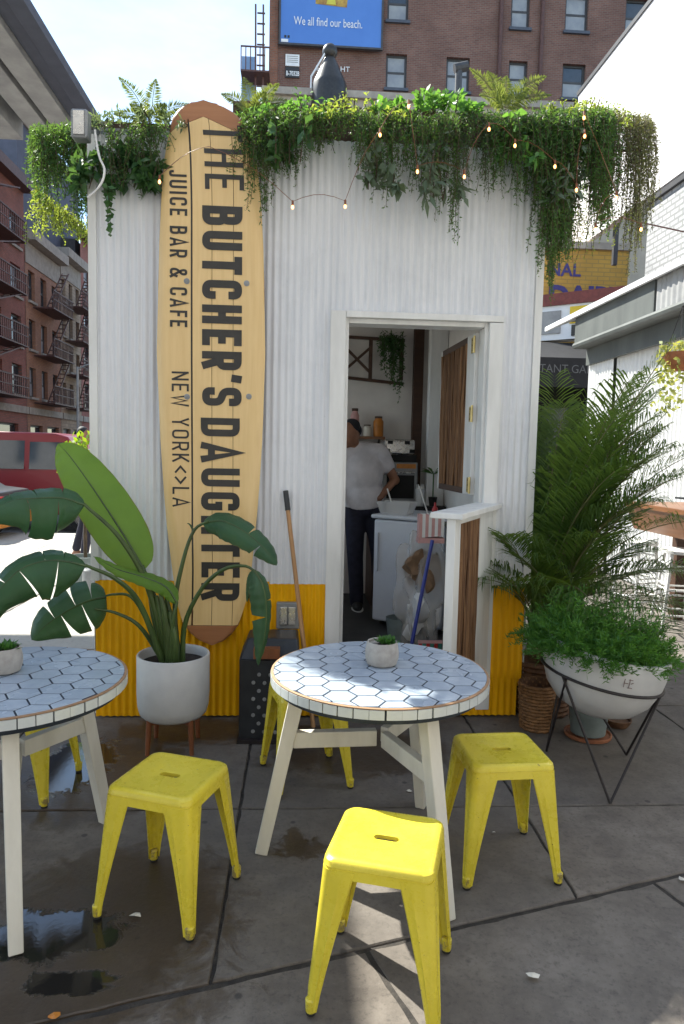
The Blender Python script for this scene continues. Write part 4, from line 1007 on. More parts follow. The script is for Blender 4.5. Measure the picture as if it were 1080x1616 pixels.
def mound(name, label, cat, mat, px0, px1, v_top, v_bot, Y0, Y1, count, seed, leaf=(0.05, 0.022), group='plants spilling over the hut roof', upw=0.6):
    """bushy clump filling a volume"""
    rs = random.Random(seed); c = at((px0+px1)/2, v_bot, (Y0+Y1)/2); t = thing(name, label, cat, tuple(c), 0, group); mbs = [MB() for _ in range(3)]; st = MB()
    nst = max(6, count//26)
    for k in range(nst):
        f = rs.random(); fy = rs.random(); env = math.sin(PI*min(1, max(0.06, f)))**.5
        b0 = at(px0+(px1-px0)*f, v_bot-rs.uniform(0, 6), Y0+(Y1-Y0)*fy); tp = at(px0+(px1-px0)*(f+rs.uniform(-.12, .12)), v_bot+(v_top-v_bot)*env*rs.uniform(.55, 1.05), Y0+(Y1-Y0)*fy-rs.uniform(-.04, .08))
        st.tube([tuple(b0), tuple((b0+tp)/2+rnd_dir(rs)*.02), tuple(tp)], 0.003, 4, False)
        for i in range(count//nst):
            q = 0.15+0.85*rs.random(); p = b0+(tp-b0)*q+rnd_dir(rs)*.018; d = rnd_dir(rs); d[2] += upw; d = nrm(d+0.4*nrm(tp-b0)); s = nrm(np.cross(d, rnd_dir(rs)))
            mbs[k % 3].leaf(p, d, s, leaf[0]*rs.uniform(.55, 1.25), leaf[1]*rs.uniform(.6, 1.2), np.array([0, 0, -.012]))
    for mb in mbs:
        if mb.v: mb.build('foliage', mat, t)
    st.build('stems', TW, t)
    return t
def fern_thing(name, label, mat, base, fr, seed, group='fern fronds standing on the roof', wp=0.055):
    """standing fern: fr = list of frond tips (px, py, Y)"""
    rs = random.Random(seed); b0 = at(*base); t = thing(name, label, 'fern', tuple(b0), 0, group)
    for u, v, Y in fr:
        tip = at(u, v, Y); mid = (b0+tip)/2+np.array([0, 0, 0.035*np.linalg.norm(tip-b0)/.3]); C = catmull([b0, mid, tip], 46); mb = MB()
        for i in range(5, 46):
            q = i/45; tt = nrm(C[min(i+1, 45)]-C[i-1]); s = nrm(np.cross(tt, np.array([0.1, -1, 0.25]))); wl = wp*math.sin(PI*min(1, .15+.85*q)**.8)+.006
            for sd_ in (-1, 1): mb.leaf(C[i], nrm(s*sd_+tt*(.5+rs.uniform(-.15, .15))+np.array([0, rs.uniform(-.25, .25), -.15])), tt, wl*rs.uniform(.75, 1.1), 0.0075)
        mb.tube([tuple(p) for p in C[::5]], 0.002, 4, False)
        mb.build('frond', mat, t)
    return t
# left corner
hanging('trailing_fern', 'dark feathery fern curtain hanging off the left roof corner', 'plant', G1, 52, 152, lambda f: 205-12*f, lambda f: 330+75*f, .14, .55, 260, 21, (0.036, 0.008), 85)
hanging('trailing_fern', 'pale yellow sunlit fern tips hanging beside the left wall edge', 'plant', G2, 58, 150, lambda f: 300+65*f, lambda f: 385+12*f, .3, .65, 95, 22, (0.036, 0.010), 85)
mound('trailing_philodendron', 'broad grey-green leaves clustered behind the flood light', 'plant', G3, 118, 246, 188, 300, -.12, -.02, 420, 23, (0.075, 0.045), upw=-.5)
hanging('trailing_fern', 'feathery strands hanging between the flood light and the surfboard', 'plant', G1, 170, 262, lambda f: 200, lambda f: 330-60*f, -.16, -.03, 75, 24, (0.032, 0.007), 70)
hanging('ivy_vine', 'thin ivy vine dangling lowest on the left part of the white wall', 'vine', G3, 165, 184, 290, 418, -.12, -.06, 7, 25, (0.05, 0.040), 34, .02)
mound('roof_shrub', 'bluish fern shrub lying along the roof left of the surfboard', 'plant', G7, 140, 300, 168, 205, -.2, .1, 420, 26, (0.05, 0.012))
fern_thing('standing_fern', 'fern fronds sticking up against the sky left of the surfboard', GF, (238, 195, .05), ((188, 122, .05), (246, 125, .10), (262, 165, 0), (300, 165, .0), (205, 165, -.05), (180, 180, 0)), 27)
# right of the board
fern_thing('standing_fern', 'fern fronds just right of the surfboard nose', GF, (400, 185, .05), ((350, 148, .08), (385, 122, .15), (440, 132, .05), (460, 160, -.05), (420, 145, 0), (372, 165, -.1)), 28)
hanging('trailing_fern', 'long dark feathery strands hanging beside the surfboard nose', 'plant', G1, 382, 505, lambda f: 178, lambda f: 365-75*f, -.20, -.03, 190, 29, (0.032, 0.007), 75)
mound('roof_shrub', 'yellow-green sunlit shrub on the roof right of the surfboard', 'plant', G4, 385, 545, 140, 205, -.22, .15, 620, 30, (0.040, 0.018))
mound('roof_shrub', 'light green shrub on the roof above the blank wall', 'plant', G2, 490, 640, 146, 198, -.22, .15, 520, 31, (0.036, 0.014))
hanging('trailing_fern', 'feathery green strands hanging above the door', 'plant', G1, 560, 770, lambda f: 180, lambda f: 345-25*math.sin(f*7), -.22, -.03, 230, 32, (0.032, 0.007), 72)
hanging('trailing_fern', 'thin short feathery strands over the blank wall', 'plant', G1, 490, 575, lambda f: 178, lambda f: 268-45*f, -.18, -.03, 95, 45, (0.030, 0.007), 72)
mound('eucalyptus_spray', 'rounded grey-green eucalyptus leaves hanging over the blank wall', 'plant', G5, 552, 625, 200, 305, -.27, -.12, 130, 33, (0.055, 0.042), upw=-.7)
mound('eucalyptus_spray', 'narrow pointed eucalyptus leaves hanging above the door', 'plant', G5, 668, 728, 195, 318, -.27, -.12, 120, 34, (0.085, 0.026), upw=-.8)
mound('roof_shrub', 'bright glossy green shrub on the roof above the door', 'plant', G4, 610, 750, 142, 182, -.22, .15, 560, 35, (0.055, 0.030))
hanging('trailing_fern', 'blue-green wispy strands hanging right above the door', 'plant', G7, 705, 768, lambda f: 180, lambda f: 345, -.2, -.06, 48, 36, (0.028, 0.006), 75)
fern_thing('standing_fern', 'large fern standing up on the roof near the right corner', GF, (795, 175, .05), ((742, 108, .05), (770, 112, .1), (800, 120, .1), (862, 120, .1), (835, 140, 0), (757, 150, -.08), (870, 150, 0), (780, 128, -.1)), 37, wp=.06)
hanging('trailing_fern', 'thick feathery fern hanging near the right end of the white wall', 'plant', G1, 770, 862, lambda f: 182, lambda f: 340-40*math.sin(f*5), -.22, -.03, 190, 38, (0.034, 0.007), 78)
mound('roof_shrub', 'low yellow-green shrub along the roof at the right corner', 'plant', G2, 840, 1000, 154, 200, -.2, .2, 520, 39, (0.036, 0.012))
hanging('trailing_fern', 'large mass of green fern hanging past the right roof corner', 'plant', G1, 852, 965, lambda f: 178, lambda f: 475-110*f, -.22, .32, 470, 40, (0.036, 0.008), 80)
hanging('trailing_fern', 'dark green fern tail hanging lowest beside the right wall edge', 'plant', G1, 852, 900, lambda f: 300, lambda f: 470-30*f, -.05, .25, 90, 41, (0.034, 0.007), 80)
hanging('trailing_vine', 'wispy olive strands at the far right end of the roof', 'plant', G6, 935, 1032, lambda f: 172+18*f, lambda f: 420-8*f, -.08, .32, 190, 42, (0.030, 0.007), 66)
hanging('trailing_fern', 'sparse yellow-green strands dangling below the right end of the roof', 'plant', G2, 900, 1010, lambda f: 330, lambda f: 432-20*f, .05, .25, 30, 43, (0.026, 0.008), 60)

mound('trailing_philodendron', 'broad mid-green leaves among the strands right of the surfboard', 'plant', G3, 420, 505, 180, 262, -.25, -.10, 90, 51, (0.07, 0.045), upw=-.7)
mound('trailing_philodendron', 'broad leaves hanging at the top of the wall left of the right corner', 'plant', G4, 765, 850, 178, 258, -.27, -.12, 90, 52, (0.06, 0.034), upw=-.7)
mound('trailing_philodendron', 'arching pale green leaves hanging off the right roof corner', 'plant', G5, 872, 965, 185, 330, -.28, -.12, 110, 53, (0.075, 0.024), upw=-.8)
# string lights woven through the planting
BULB = emit('bulb_glow', (1.0, 0.42, 0.14), 2.6)
sl_ = thing('string_lights', 'string of small warm glowing bulbs draped through the roof planting', 'string lights', (0.2, -0.28, 3.1))
bl = [(252, 287), (330, 240), (462, 327), (545, 326), (600, 213), (645, 168), (659, 271), (733, 279), (772, 204), (813, 230), (876, 263), (910, 300), (923, 215), (922, 186), (973, 312), (940, 362), (1012, 362)]
pts = [at(u, v-9, -.30) for u, v in bl]
cp = []
for i, (p, q) in enumerate(zip(pts[:-1], pts[1:])):
    for k in range(5): f = k/5; cp.append(p*(1-f)+q*f+np.array([0, 0.03*math.sin(PI*f), 0.045*math.sin(PI*f)]))
cp.append(pts[-1])
MB().tube([tuple(p) for p in cp], 0.0016, 4).build('cord', MT['walnut'], sl_, True)
for i, (u, v) in enumerate(bl):
    if i == 1: continue
    p = at(u, v, -.305)
    b_o = MB().sphere(tuple(p), 0.0072, 8, 6, None, (1, 1, 1.45)).build('bulb', BULB, sl_, True)
    MB().tube([tuple(p+np.array([0, 0, 0.010])), tuple(p+np.array([0, 0.004, 0.034]))], 0.006, 6).build('socket', MT['walnut'], b_o, True)

# ================================================================== inside the hut
FZ = 0.201
def person_mesh(name, parts, mat, parent, voxel=0.013, smooth=4):
    """fuse tapered limbs and ellipsoids into one continuous skin"""
    mb = MB()
    for p in parts:
        if p[0] == 'limb':
            pts, rs_ = p[1], p[2]
            mb.tube(pts, rs_, 12)
            for q, r in zip(pts, rs_): mb.sphere(q, r*1.0, 12, 8)
        else: mb.sphere(p[1], 1.0, 16, 12, p[3] if len(p) > 3 else None, p[2])
    o = mb.build(name, mat, None)
    m = o.modifiers.new('r', 'REMESH'); m.mode = 'VOXEL'; m.voxel_size = voxel; m.use_smooth_shade = True
    m2 = o.modifiers.new('s', 'SMOOTH'); m2.iterations = smooth; m2.factor = 0.5
    dg = bpy.context.evaluated_depsgraph_get(); me = bpy.data.meshes.new_from_object(o.evaluated_get(dg))
    o.modifiers.clear(); old = o.data; o.data = me; bpy.data.meshes.remove(old)
    if not me.materials: me.materials.append(mat)
    if parent is not None: o.parent = parent; o.matrix_parent_inverse = Matrix.Translation(-parent.location)
    return o
MT['skin'] = pm('skin', (0.30, 0.145, 0.085), (0.22, 0.10, 0.06), 10, 0.55)
MT['shirt'] = pm('shirt', (0.66, 0.63, 0.66), (0.52, 0.50, 0.53), 7, 0.85, bmp=0.3)
MT['jeans'] = pm('jeans', (0.020, 0.020, 0.040), (0.012, 0.012, 0.024), 20, 0.85)
MT['hair'] = pm('hair', (0.014, 0.014, 0.022), (0.008, 0.008, 0.012), 30, 0.7)
MT['shoe'] = pm('shoe', (0.03, 0.028, 0.028), (0.02, 0.02, 0.02), 15, 0.6)
mx, my = 0.50, 2.05
man = thing('person', 'man in white T-shirt and dark jeans with hand on hip inside the hut', 'person', (mx, my, FZ))
V = lambda x, y, z: (mx+x, my+y, FZ+z)
hd_m = Matrix.Rotation(R(-14), 4, 'Y') @ Matrix.Rotation(R(20), 4, 'X')
shoulder, elbow, wrist = V(.175, .0, 1.37), V(.285, .04, 1.12), V(.125, -.075, .985)
body = [('ell', V(-.085, -.03, 1.545), (.072, .092, .112), hd_m), ('limb', [V(-.04, .0, 1.36), V(-.07, -.015, 1.49)], [.058, .052]),
        ('ell', V(-.158, -.065, 1.515), (.022, .014, .018)),                           # nose
        ('ell', V(-.140, -.070, 1.475), (.016, .024, .009)), ('ell', V(-.015, -.015, 1.535), (.012, .022, .032)), ('ell', V(-.125, -.055, 1.452), (.030, .030, .022)),
        ('limb', [V(-.15, .0, 1.36), V(0, 0, 1.35), V(.15, 0, 1.36)], [.05, .07, .05]), ('ell', V(0, .0, 1.20), (.165, .105, .20)), ('ell', V(.01, .0, .98), (.150, .100, .15)),
        ('limb', [shoulder, elbow, wrist], [.054, .045, .031]), ('ell', V(.085, -.075, .975), (.045, .02, .035)),
        ('limb', [V(-.175, 0, 1.37), V(-.25, .0, 1.10), V(-.22, -.14, .92)], [.052, .041, .028]), ('ell', V(-.215, -.18, .895), (.03, .045, .03)),
        ('limb', [V(.085, 0, .90), V(.10, -.01, .47), V(.085, .01, .09)], [.088, .058, .040]), ('limb', [V(-.085, 0, .90), V(-.11, -.03, .47), V(-.12, -.02, .09)], [.088, .058, .040])]
for k in range(4):
    body.append(('limb', [V(.075-.018*k*.4, -.085-.004*k, .995-.018*k), V(.035, -.105, .975-.018*k), V(.012, -.092, .955-.017*k)], [.0095, .009, .008]))
body.append(('limb', [V(.095, -.05, .98), V(.115, .0, .965)], [.011, .009]))
for sx in (-.215,):
    for k in range(4): body.append(('limb', [V(sx-.02+.014*k, -.20, .885), V(sx-.022+.015*k, -.235, .865), V(sx-.02+.014*k, -.245, .835)], [.009, .0085, .0075]))
person_mesh('body', body, MT['skin'], man, 0.0105, 3)
person_mesh('t_shirt', [('limb', [V(-.155, .0, 1.385), V(-.03, 0.012, 1.400), V(.155, 0, 1.385)], [.068, .085, .068]), ('ell', V(0, .0, 1.20), (.185, .122, .225)), ('ell', V(.005, .0, 1.0), (.178, .122, .17)), ('ell', V(.0, .0, .93), (.172, .118, .085)),
     ('limb', [shoulder, V(.222, .03, 1.25)], [.068, .070]), ('limb', [V(-.175, 0, 1.37), V(-.235, .0, 1.19)], [.070, .068])], MT['shirt'], man, 0.012, 3)
person_mesh('jeans', [('ell', V(0, 0, .90), (.163, .110, .10)), ('limb', [V(.085, 0, .88), V(.10, -.01, .47), V(.088, .01, .07)], [.096, .072, .062]), ('limb', [V(-.085, 0, .88), V(-.11, -.03, .47), V(-.12, -.02, .07)], [.096, .072, .062])], MT['jeans'], man, 0.013, 3)
person_mesh('cap', [('ell', V(-.075, -.01, 1.612), (.082, .096, .062), hd_m), ('ell', V(-.035, .03, 1.575), (.058, .070, .06)), ('ell', V(-.150, -.06, 1.585), (.060, .062, .012), hd_m)], MT['hair'], man, 0.010, 2)
for sx, yy in ((.09, -.03), (-.12, -.06)):
    person_mesh('shoe', [('ell', V(sx, yy, .045), (.048, .125, .042)), ('ell', V(sx, yy+.06, .07), (.045, .055, .055))], MT['shoe'], man, 0.012, 2)
    MB().lathe([(.9, 0), (1, .2), (1, .8), (.9, 1)], 20, (0, 0, 0), Matrix.Translation(V(sx, yy, .002)) @ Matrix.Diagonal((.052, .130, .020, 1))).build('sole', MT['white_paint'], man, True)

man.rotation_euler = (R(3), R(-5), 0); man.location.x += 0.155
MT['fridge'] = pm('fridge', (0.62, 0.65, 0.72), (0.55, 0.58, 0.65), 3, 0.35)
MT['clear'] = glassmat('clear', (0.75, 0.75, 0.75), 0.15, 0.45)
MT['bag'] = glassmat('bag', (0.62, 0.60, 0.58), 0.25, 0.38)
MT['paper'] = pm('paper', (0.26, 0.16, 0.09), (0.16, 0.10, 0.06), 14, 0.85)
MT['orange'] = pm('orange', (0.55, 0.20, 0.02), (0.40, 0.14, 0.015), 14, 0.5)
MT['blue'] = pm('blue', (0.03, 0.05, 0.32), (0.02, 0.035, 0.22), 10, 0.35)
MT['pink'] = pm('pink', (0.62, 0.35, 0.33), (0.5, 0.28, 0.27), 14, 0.6)
MT['red'] = pm('red', (0.50, 0.03, 0.03), (0.38, 0.02, 0.02), 14, 0.35)
MT['teal'] = pm('teal', (0.05, 0.22, 0.16), (0.03, 0.14, 0.11), 14, 0.5)
fr = thing('chest_fridge', 'white undercounter fridge behind the doorway', 'fridge', (0.62, 1.44, FZ), -0.60)
bevel(local(MB().box(0, 0.60, 0.012, 0.55, 0.03, 0.86), 'cabinet', MT['grey_metal'], fr), 0.012)
bevel(local(MB().box(0.004, 0.596, -0.045, 0.010, 0.05, 0.855), 'door', MT['fridge'], fr), 0.016)
bevel(local(MB().box(-0.02, 0.62, -0.06, 0.57, 0.862, 0.895), 'worktop', MT['fridge'], fr), 0.014)
local(MB().box(0.02, 0.05, -0.062, -0.046, 0.45, 0.75), 'handle', MT['fridge'], fr)
for x in (0.04, 0.56):
    for y in (0.06, 0.5): local(MB().tube([(x, y, 0), (x, y, 0.031)], 0.018, 8), 'foot', MT['rubber'], fr)
tb = thing('plastic_tub', 'clear plastic tub with a straw on top of the fridge', 'tub', (0.78, 1.42, FZ+0.896), -0.5)
local(MB().add([(-.11, -.07, 0), (.11, -.07, 0), (.11, .07, 0), (-.11, .07, 0), (-.14, -.09, .10), (.14, -.09, .10), (.14, .09, .10), (-.14, .09, .10)], [(0, 3, 2, 1), (0, 1, 5, 4), (1, 2, 6, 5), (2, 3, 7, 6), (3, 0, 4, 7)]), 'tub', MT['clear'], tb)
local(MB().tube([(-.02, 0, .01), (-.075, -.03, .20)], 0.006, 8), 'straw', MT['white_paint'], tb)
local(MB().tube([(.25, .02, .01), (.19, -.03, .23)], 0.006, 8), 'straw', MT['white_paint'], tb)
# cooking line on the right-hand wall and back
ct = thing('work_counter', 'dark work counter along the back right of the hut', 'counter', (0.95, 2.1, FZ))
MB().box(0.66, 1.285, 1.98, 2.60, 0.205, 1.08).build('cabinet', MT['dark_wood'], ct)
MB().box(0.64, 1.287, 1.95, 2.62, 1.081, 1.12).build('worktop', MT['dark'], ct)
ov = thing('oven', 'small countertop oven with black glass door', 'oven', (0.90, 2.3, 1.121))
bevel(MB().box(0.745, 1.05, 2.08, 2.45, 1.121, 1.50).build('body', MT['grey_metal'], ov), 0.01)
MB().box(0.775, 1.02, 2.072, 2.079, 1.18, 1.385).build('glass_door', MT['dark'], ov)
MB().tube([(0.775, 2.05, 1.41), (1.02, 2.05, 1.41)], 0.008, 8).build('handle', MT['steel'], ov)
MB().box(0.86, 1.03, 2.072, 2.079, 1.445, 1.485).build('label_plate', MT['orange'], ov)
es = thing('espresso_machine', 'polished silver machine on top of the oven', 'machine', (0.9, 2.3, 1.501))
MB().box(0.735, 1.035, 2.08, 2.42, 1.501, 1.565).build('base', MT['dark'], es)
bevel(MB().box(0.75, 1.02, 2.09, 2.40, 1.566, 1.70).build('body', MT['steel'], es), 0.02)
for x, z in ((.80, 1.672), (.95, 1.672), (.775, 1.598), (.995, 1.598)): MB().box(x-.022, x+.022, 2.078, 2.089, z-.015, z+.015).build('knob', MT['dark'], es)
ls = thing('low_wall_shelf', 'thin wooden shelf behind the man with jars on it', 'shelf', (0.62, 2.60, 1.70))
MB().box(0.40, 0.80, 2.48, 2.685, 1.705, 1.73).build('board', MT['counter_wood'], ls)
for x in (0.45, 0.75): MB().bar((x, 2.68, 1.60), (x, 2.52, 1.704), 0.02).build('bracket', MT['black_metal'], ls)
def jar(label, x, y, z, r, h, mat):
    t = thing('jar', label, 'jar', (x, y, z), 0, 'jars on the shelf')
    local(MB().lathe([(r*.9, 0), (r, h*.08), (r, h*.75), (r*.7, h*.86), (r*.7, h*.9)], 18), 'glass', mat, t, True); local(MB().lathe([(r*.75, h*.9), (r*.75, h), (r*.6, h)], 18), 'lid', MT['dark_wood'], t)
jar('amber jar at the right end of the thin shelf', 0.745, 2.57, 1.731, 0.048, 0.19, MT['orange'])
jar('pale jar in the middle of the thin shelf', 0.64, 2.57, 1.731, 0.042, 0.11, MT['cream_paint'])
jar('small dark pink jar beside the man', 0.52, 2.57, 1.731, 0.040, 0.26, MT['pink'])
xs = thing('cross_shelf', 'dark wooden wall shelf with crossed slats high on the back wall', 'shelf', (0.65, 2.62, 2.25))
for a, b_ in (((.38, 2.66), (.98, 2.64)), ((.38, 2.285), (.98, 2.235))):
    MB().bar((a[0], 2.62, a[1]), (b_[0], 2.62, b_[1]), 0.03, 0.028).build('rail', MT['dark_wood'], xs)
for x in (.41, .66, .955): MB().bar((x, 2.621, 2.27), (x, 2.621, 2.65), 0.034, 0.026, (0, 1, 0)).build('upright', MT['dark_wood'], xs)
MB().bar((.43, 2.622, 2.36), (.65, 2.622, 2.56), 0.022, 0.024).build('cross_slat', MT['dark_wood'], xs)
MB().bar((.43, 2.61, 2.55), (.65, 2.61, 2.34), 0.022, 0.024).build('cross_slat', MT['dark_wood'], xs)
hanging('shelf_plant', 'green trailing plant hanging from the crossed shelf inside', 'plant', G3, 600, 636, 530, lambda f: 600+45*f, 2.42, 2.55, 60, 71, (0.05, 0.014), 50, .03, None)
pc_ = thing('white_post', 'white painted post at the back of the hut interior', 'post', (1.2, 2.3, FZ))
bevel(MB().box(1.135, 1.292, 2.10, 2.20, FZ, 2.899).build('post', MT['white_paint'], pc_), 0.006)
tw_ = thing('dark_wood_post', 'dark wooden upright beside the white post', 'post', (1.05, 2.6, FZ))
MB().box(1.075, 1.165, 2.60, 2.685, FZ, 2.899).build('post', MT['dark_wood'], tw_)
# small palm and cup of straws on the counter
mbp = MB(); rs = random.Random(4); ip = thing('counter_plant', 'small spiky plant on the counter by the white post', 'plant', (1.18, 2.02, 1.121))
for k in range(12):
    a = rs.uniform(0, 6.28); d = nrm(np.array([math.cos(a)*.8, math.sin(a)*.8, rs.uniform(.2, 1)])); mbp.leaf((1.18, 2.02, 1.40), d, nrm(np.cross(d, rnd_dir(rs))), .13, .014, np.array([0, 0, -.02]))
mbp.tube([(1.18, 2.02, 1.125), (1.18, 2.02, 1.41)], .006, 6); mbp.build('leaves', G3, ip)
MB().lathe([(.03, 0), (.04, .08), (.036, .08)], 14, (1.18, 2.02, 1.121)).build('pot', MT['dark'], ip, True)
cs = thing('straw_cup', 'clear cup of white straws on the counter', 'cup', (1.06, 1.99, 1.121))
MB().lathe([(.035, 0), (.045, .15), (.042, .15), (.033, .005)], 16, (1.06, 1.99, 1.121)).build('cup', MT['clear'], cs, True)
for k in range(7): MB().tube([(1.06+.012*math.cos(k), 1.99+.012*math.sin(k), 1.125), (1.06+.03*math.cos(k), 1.99+.03*math.sin(k), 1.31)], .004, 6).build('straw', MT['white_paint'], cs)
# cutlery tray nearer the doorway
dk = thing('side_counter', 'steel side counter behind the twig door', 'counter', (1.15, 1.4, FZ))
MB().box(1.03, 1.285, 1.02, 1.94, 1.05, 1.08).build('top', MT['steel'], dk)
for y in (1.04, 1.92): MB().box(1.25, 1.285, y-.02, y+.02, FZ, 1.049).build('leg', MT['grey_metal'], dk)
rb = thing('sauce_bottle', 'red sauce bottle on the side counter', 'bottle', (1.06, 1.3, 1.081))
local(MB().lathe([(.022, 0), (.024, .01), (.024, .07), (.01, .095), (.008, .12)], 14), 'bottle', MT['red'], rb, True)
# rubbish bag, paper, pink striped bag, crate, dustpan broom
def lumpy(name, mat, parent, c, s, seed, amp=.16, sub=3):
    bm = bmesh.new(); bmesh.ops.create_icosphere(bm, subdivisions=sub, radius=1.0); rs = random.Random(seed); W = [(rnd_dir(rs)*rs.uniform(2, 11), rs.uniform(0, 6)) for _ in range(14)]
    for v in bm.verts:
        p = np.array(v.co); k = 1+amp*sum(math.sin(float(w @ p)+q) for w, q in W)/3.2; v.co = Vector((c[0]+p[0]*s[0]*k, c[1]+p[1]*s[1]*k, c[2]+p[2]*s[2]*k))
    mb = MB(); mb.v = [tuple(v.co) for v in bm.verts]; mb.f = [tuple(v.index for v in f.verts) for f in bm.faces]; bm.free(); return mb.build(name, mat, parent, True)
rbg = thing('rubbish_bag', 'see-through plastic bag full of brown paper in the doorway', 'bag', (0.86, 0.72, FZ))
lumpy('bag', MT['bag'], rbg, (0.86, 0.74, 0.60), (0.15, 0.13, 0.38), 3, .34, 4)
lumpy('brown_paper', MT['paper'], rbg, (0.875, 0.73, 0.78), (0.12, 0.10, 0.13), 6, .3)
lumpy('white_paper', MT['white_paint'], rbg, (0.86, 0.72, 0.46), (0.115, 0.10, 0.14), 9, .35)
psb = thing('pink_striped_bag', 'pink and white striped paper bag on top of the rubbish', 'bag', (0.89, 0.55, 1.0))
for k in range(8):
    x = .80+.021*k; MB().box(x, x+.0205, .50, .58, 1.02+.002*k, 1.175+.004*(k % 2)).build('stripe', MT['pink'] if k % 2 == 0 else MT['white_paint'], psb)
MB().box(.796, .972, .497, .583, .985, 1.019).build('base', MT['pink'], psb)
cr = thing('striped_crate', 'small crate with green and red slats on the hut floor', 'crate', (0.88, 0.45, FZ))
for k in range(6): MB().box(.80+.026*k, .82+.026*k, .38, .39, .225, .34).build('slat', MT['teal'] if k % 2 else MT['red'], cr)
MB().box(.795, .955, .379, .50, .202, .224).build('base', MT['pink'], cr); MB().box(.795, .955, .379, .391, .341, .36).build('rim', MT['pink'], cr)
bbm = thing('blue_broom', 'blue-handled broom with black head leaning in the doorway', 'broom', (0.72, 0.42, FZ))
MB().tube([(.885, .47, 1.01), (.735, .36, .255)], .0125, 10).build('shaft', MT['blue'], bbm, True)
m4 = Matrix.Translation((.70, .35, FZ)) @ Matrix.Rotation(-.2, 4, 'Z')
MB().add([m4 @ Vector(p) for p in ((-.13, -.03, 0), (.13, -.03, 0), (.13, .03, 0), (-.13, .03, 0), (-.11, -.02, .055), (.11, -.02, .055), (.11, .02, .055), (-.11, .02, .055))],
         [(0, 3, 2, 1), (0, 1, 5, 4), (1, 2, 6, 5), (2, 3, 7, 6), (3, 0, 4, 7), (4, 5, 6, 7)]).build('head', MT['black_plastic'], bbm)
gb = thing('grey_bucket', 'grey bucket on the hut floor behind the broom', 'bucket', (0.74, 0.85, FZ))
local(MB().lathe([(.075, 0), (.10, .20), (.095, .20), (.07, .01)], 20), 'bucket', MT['zinc'], gb, True)

# ================================================================== canopy at top left
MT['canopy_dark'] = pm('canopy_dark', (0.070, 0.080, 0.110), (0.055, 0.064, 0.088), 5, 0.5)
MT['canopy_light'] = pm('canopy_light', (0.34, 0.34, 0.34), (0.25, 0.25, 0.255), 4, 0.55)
cn = thing('steel_canopy', 'grey ribbed steel canopy overhanging at the top left', 'canopy', (-4.2, 0.5, 0))
CZ = 6.0; KX = 1.511
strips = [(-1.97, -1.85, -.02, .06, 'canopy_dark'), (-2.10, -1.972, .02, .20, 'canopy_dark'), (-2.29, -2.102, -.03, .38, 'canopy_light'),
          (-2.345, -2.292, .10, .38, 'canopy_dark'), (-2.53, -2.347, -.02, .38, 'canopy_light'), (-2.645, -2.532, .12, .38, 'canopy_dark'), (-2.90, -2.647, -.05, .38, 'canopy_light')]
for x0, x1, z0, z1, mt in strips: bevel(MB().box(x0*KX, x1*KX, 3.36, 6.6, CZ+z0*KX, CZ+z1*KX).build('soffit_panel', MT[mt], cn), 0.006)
for k in range(12):                                            # unseen wide part added to shade the left tables, edge cut on the skew
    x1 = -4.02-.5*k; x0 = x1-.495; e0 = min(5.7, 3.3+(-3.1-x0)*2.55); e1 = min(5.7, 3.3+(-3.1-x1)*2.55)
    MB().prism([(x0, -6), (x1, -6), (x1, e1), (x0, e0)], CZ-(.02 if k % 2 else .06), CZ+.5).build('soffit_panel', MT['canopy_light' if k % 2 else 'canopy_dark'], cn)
for y in (-2.5, 2.2): MB().box(-7.6, -7.4, y-.1, y+.1, 0.002, CZ-.07).build('column', MT['canopy_light'], cn)

# ================================================================== facades
GL = pm('window_glass', (0.05, 0.06, 0.075), (0.03, 0.04, 0.05), 2, 0.06, spec=0.9)
GLS = pm('window_blind', (0.34, 0.36, 0.38), (0.24, 0.26, 0.30), 1.5, 0.3)
FRM = pm('window_frame', (0.06, 0.06, 0.065), (0.04, 0.04, 0.045), 6, 0.5)
STONE = pm('stone_trim', (0.40, 0.36, 0.31), (0.29, 0.26, 0.23), 3, 0.8)
IRON = pm('iron', (0.12, 0.055, 0.048), (0.07, 0.034, 0.03), 10, 0.6)
def facade(name, O, U, W, H, holes, mat, parent, depth=0.22, N=None):
    """wall of width W and height H from O along U, with real openings (u0,u1,z0,z1) and reveals"""
    O = np.array(O, float); U = np.array(U, float); N = np.array(N, float)
    us = sorted({0.0, W} | {h[0] for h in holes} | {h[1] for h in holes}); zs = sorted({0.0, H} | {h[2] for h in holes} | {h[3] for h in holes}); mb = MB()
    pt_ = lambda u, z, d=0.0: O+U*u+np.array([0, 0, z])-N*d
    for i in range(len(us)-1):
        for j in range(len(zs)-1):
            cu, cz = (us[i]+us[i+1])/2, (zs[j]+zs[j+1])/2
            if any(h[0] < cu < h[1] and h[2] < cz < h[3] for h in holes): continue
            mb.add([pt_(us[i], zs[j]), pt_(us[i+1], zs[j]), pt_(us[i+1], zs[j+1]), pt_(us[i], zs[j+1])], [(0, 1, 2, 3)])
    for a, b, c, d in holes:
        for (u0, z0), (u1, z1) in (((a, c), (b, c)), ((b, c), (b, d)), ((b, d), (a, d)), ((a, d), (a, c))):
            mb.add([pt_(u0, z0), pt_(u1, z1), pt_(u1, z1, depth), pt_(u0, z0, depth)], [(0, 1, 2, 3)])
    return mb.build(name, mat, parent)
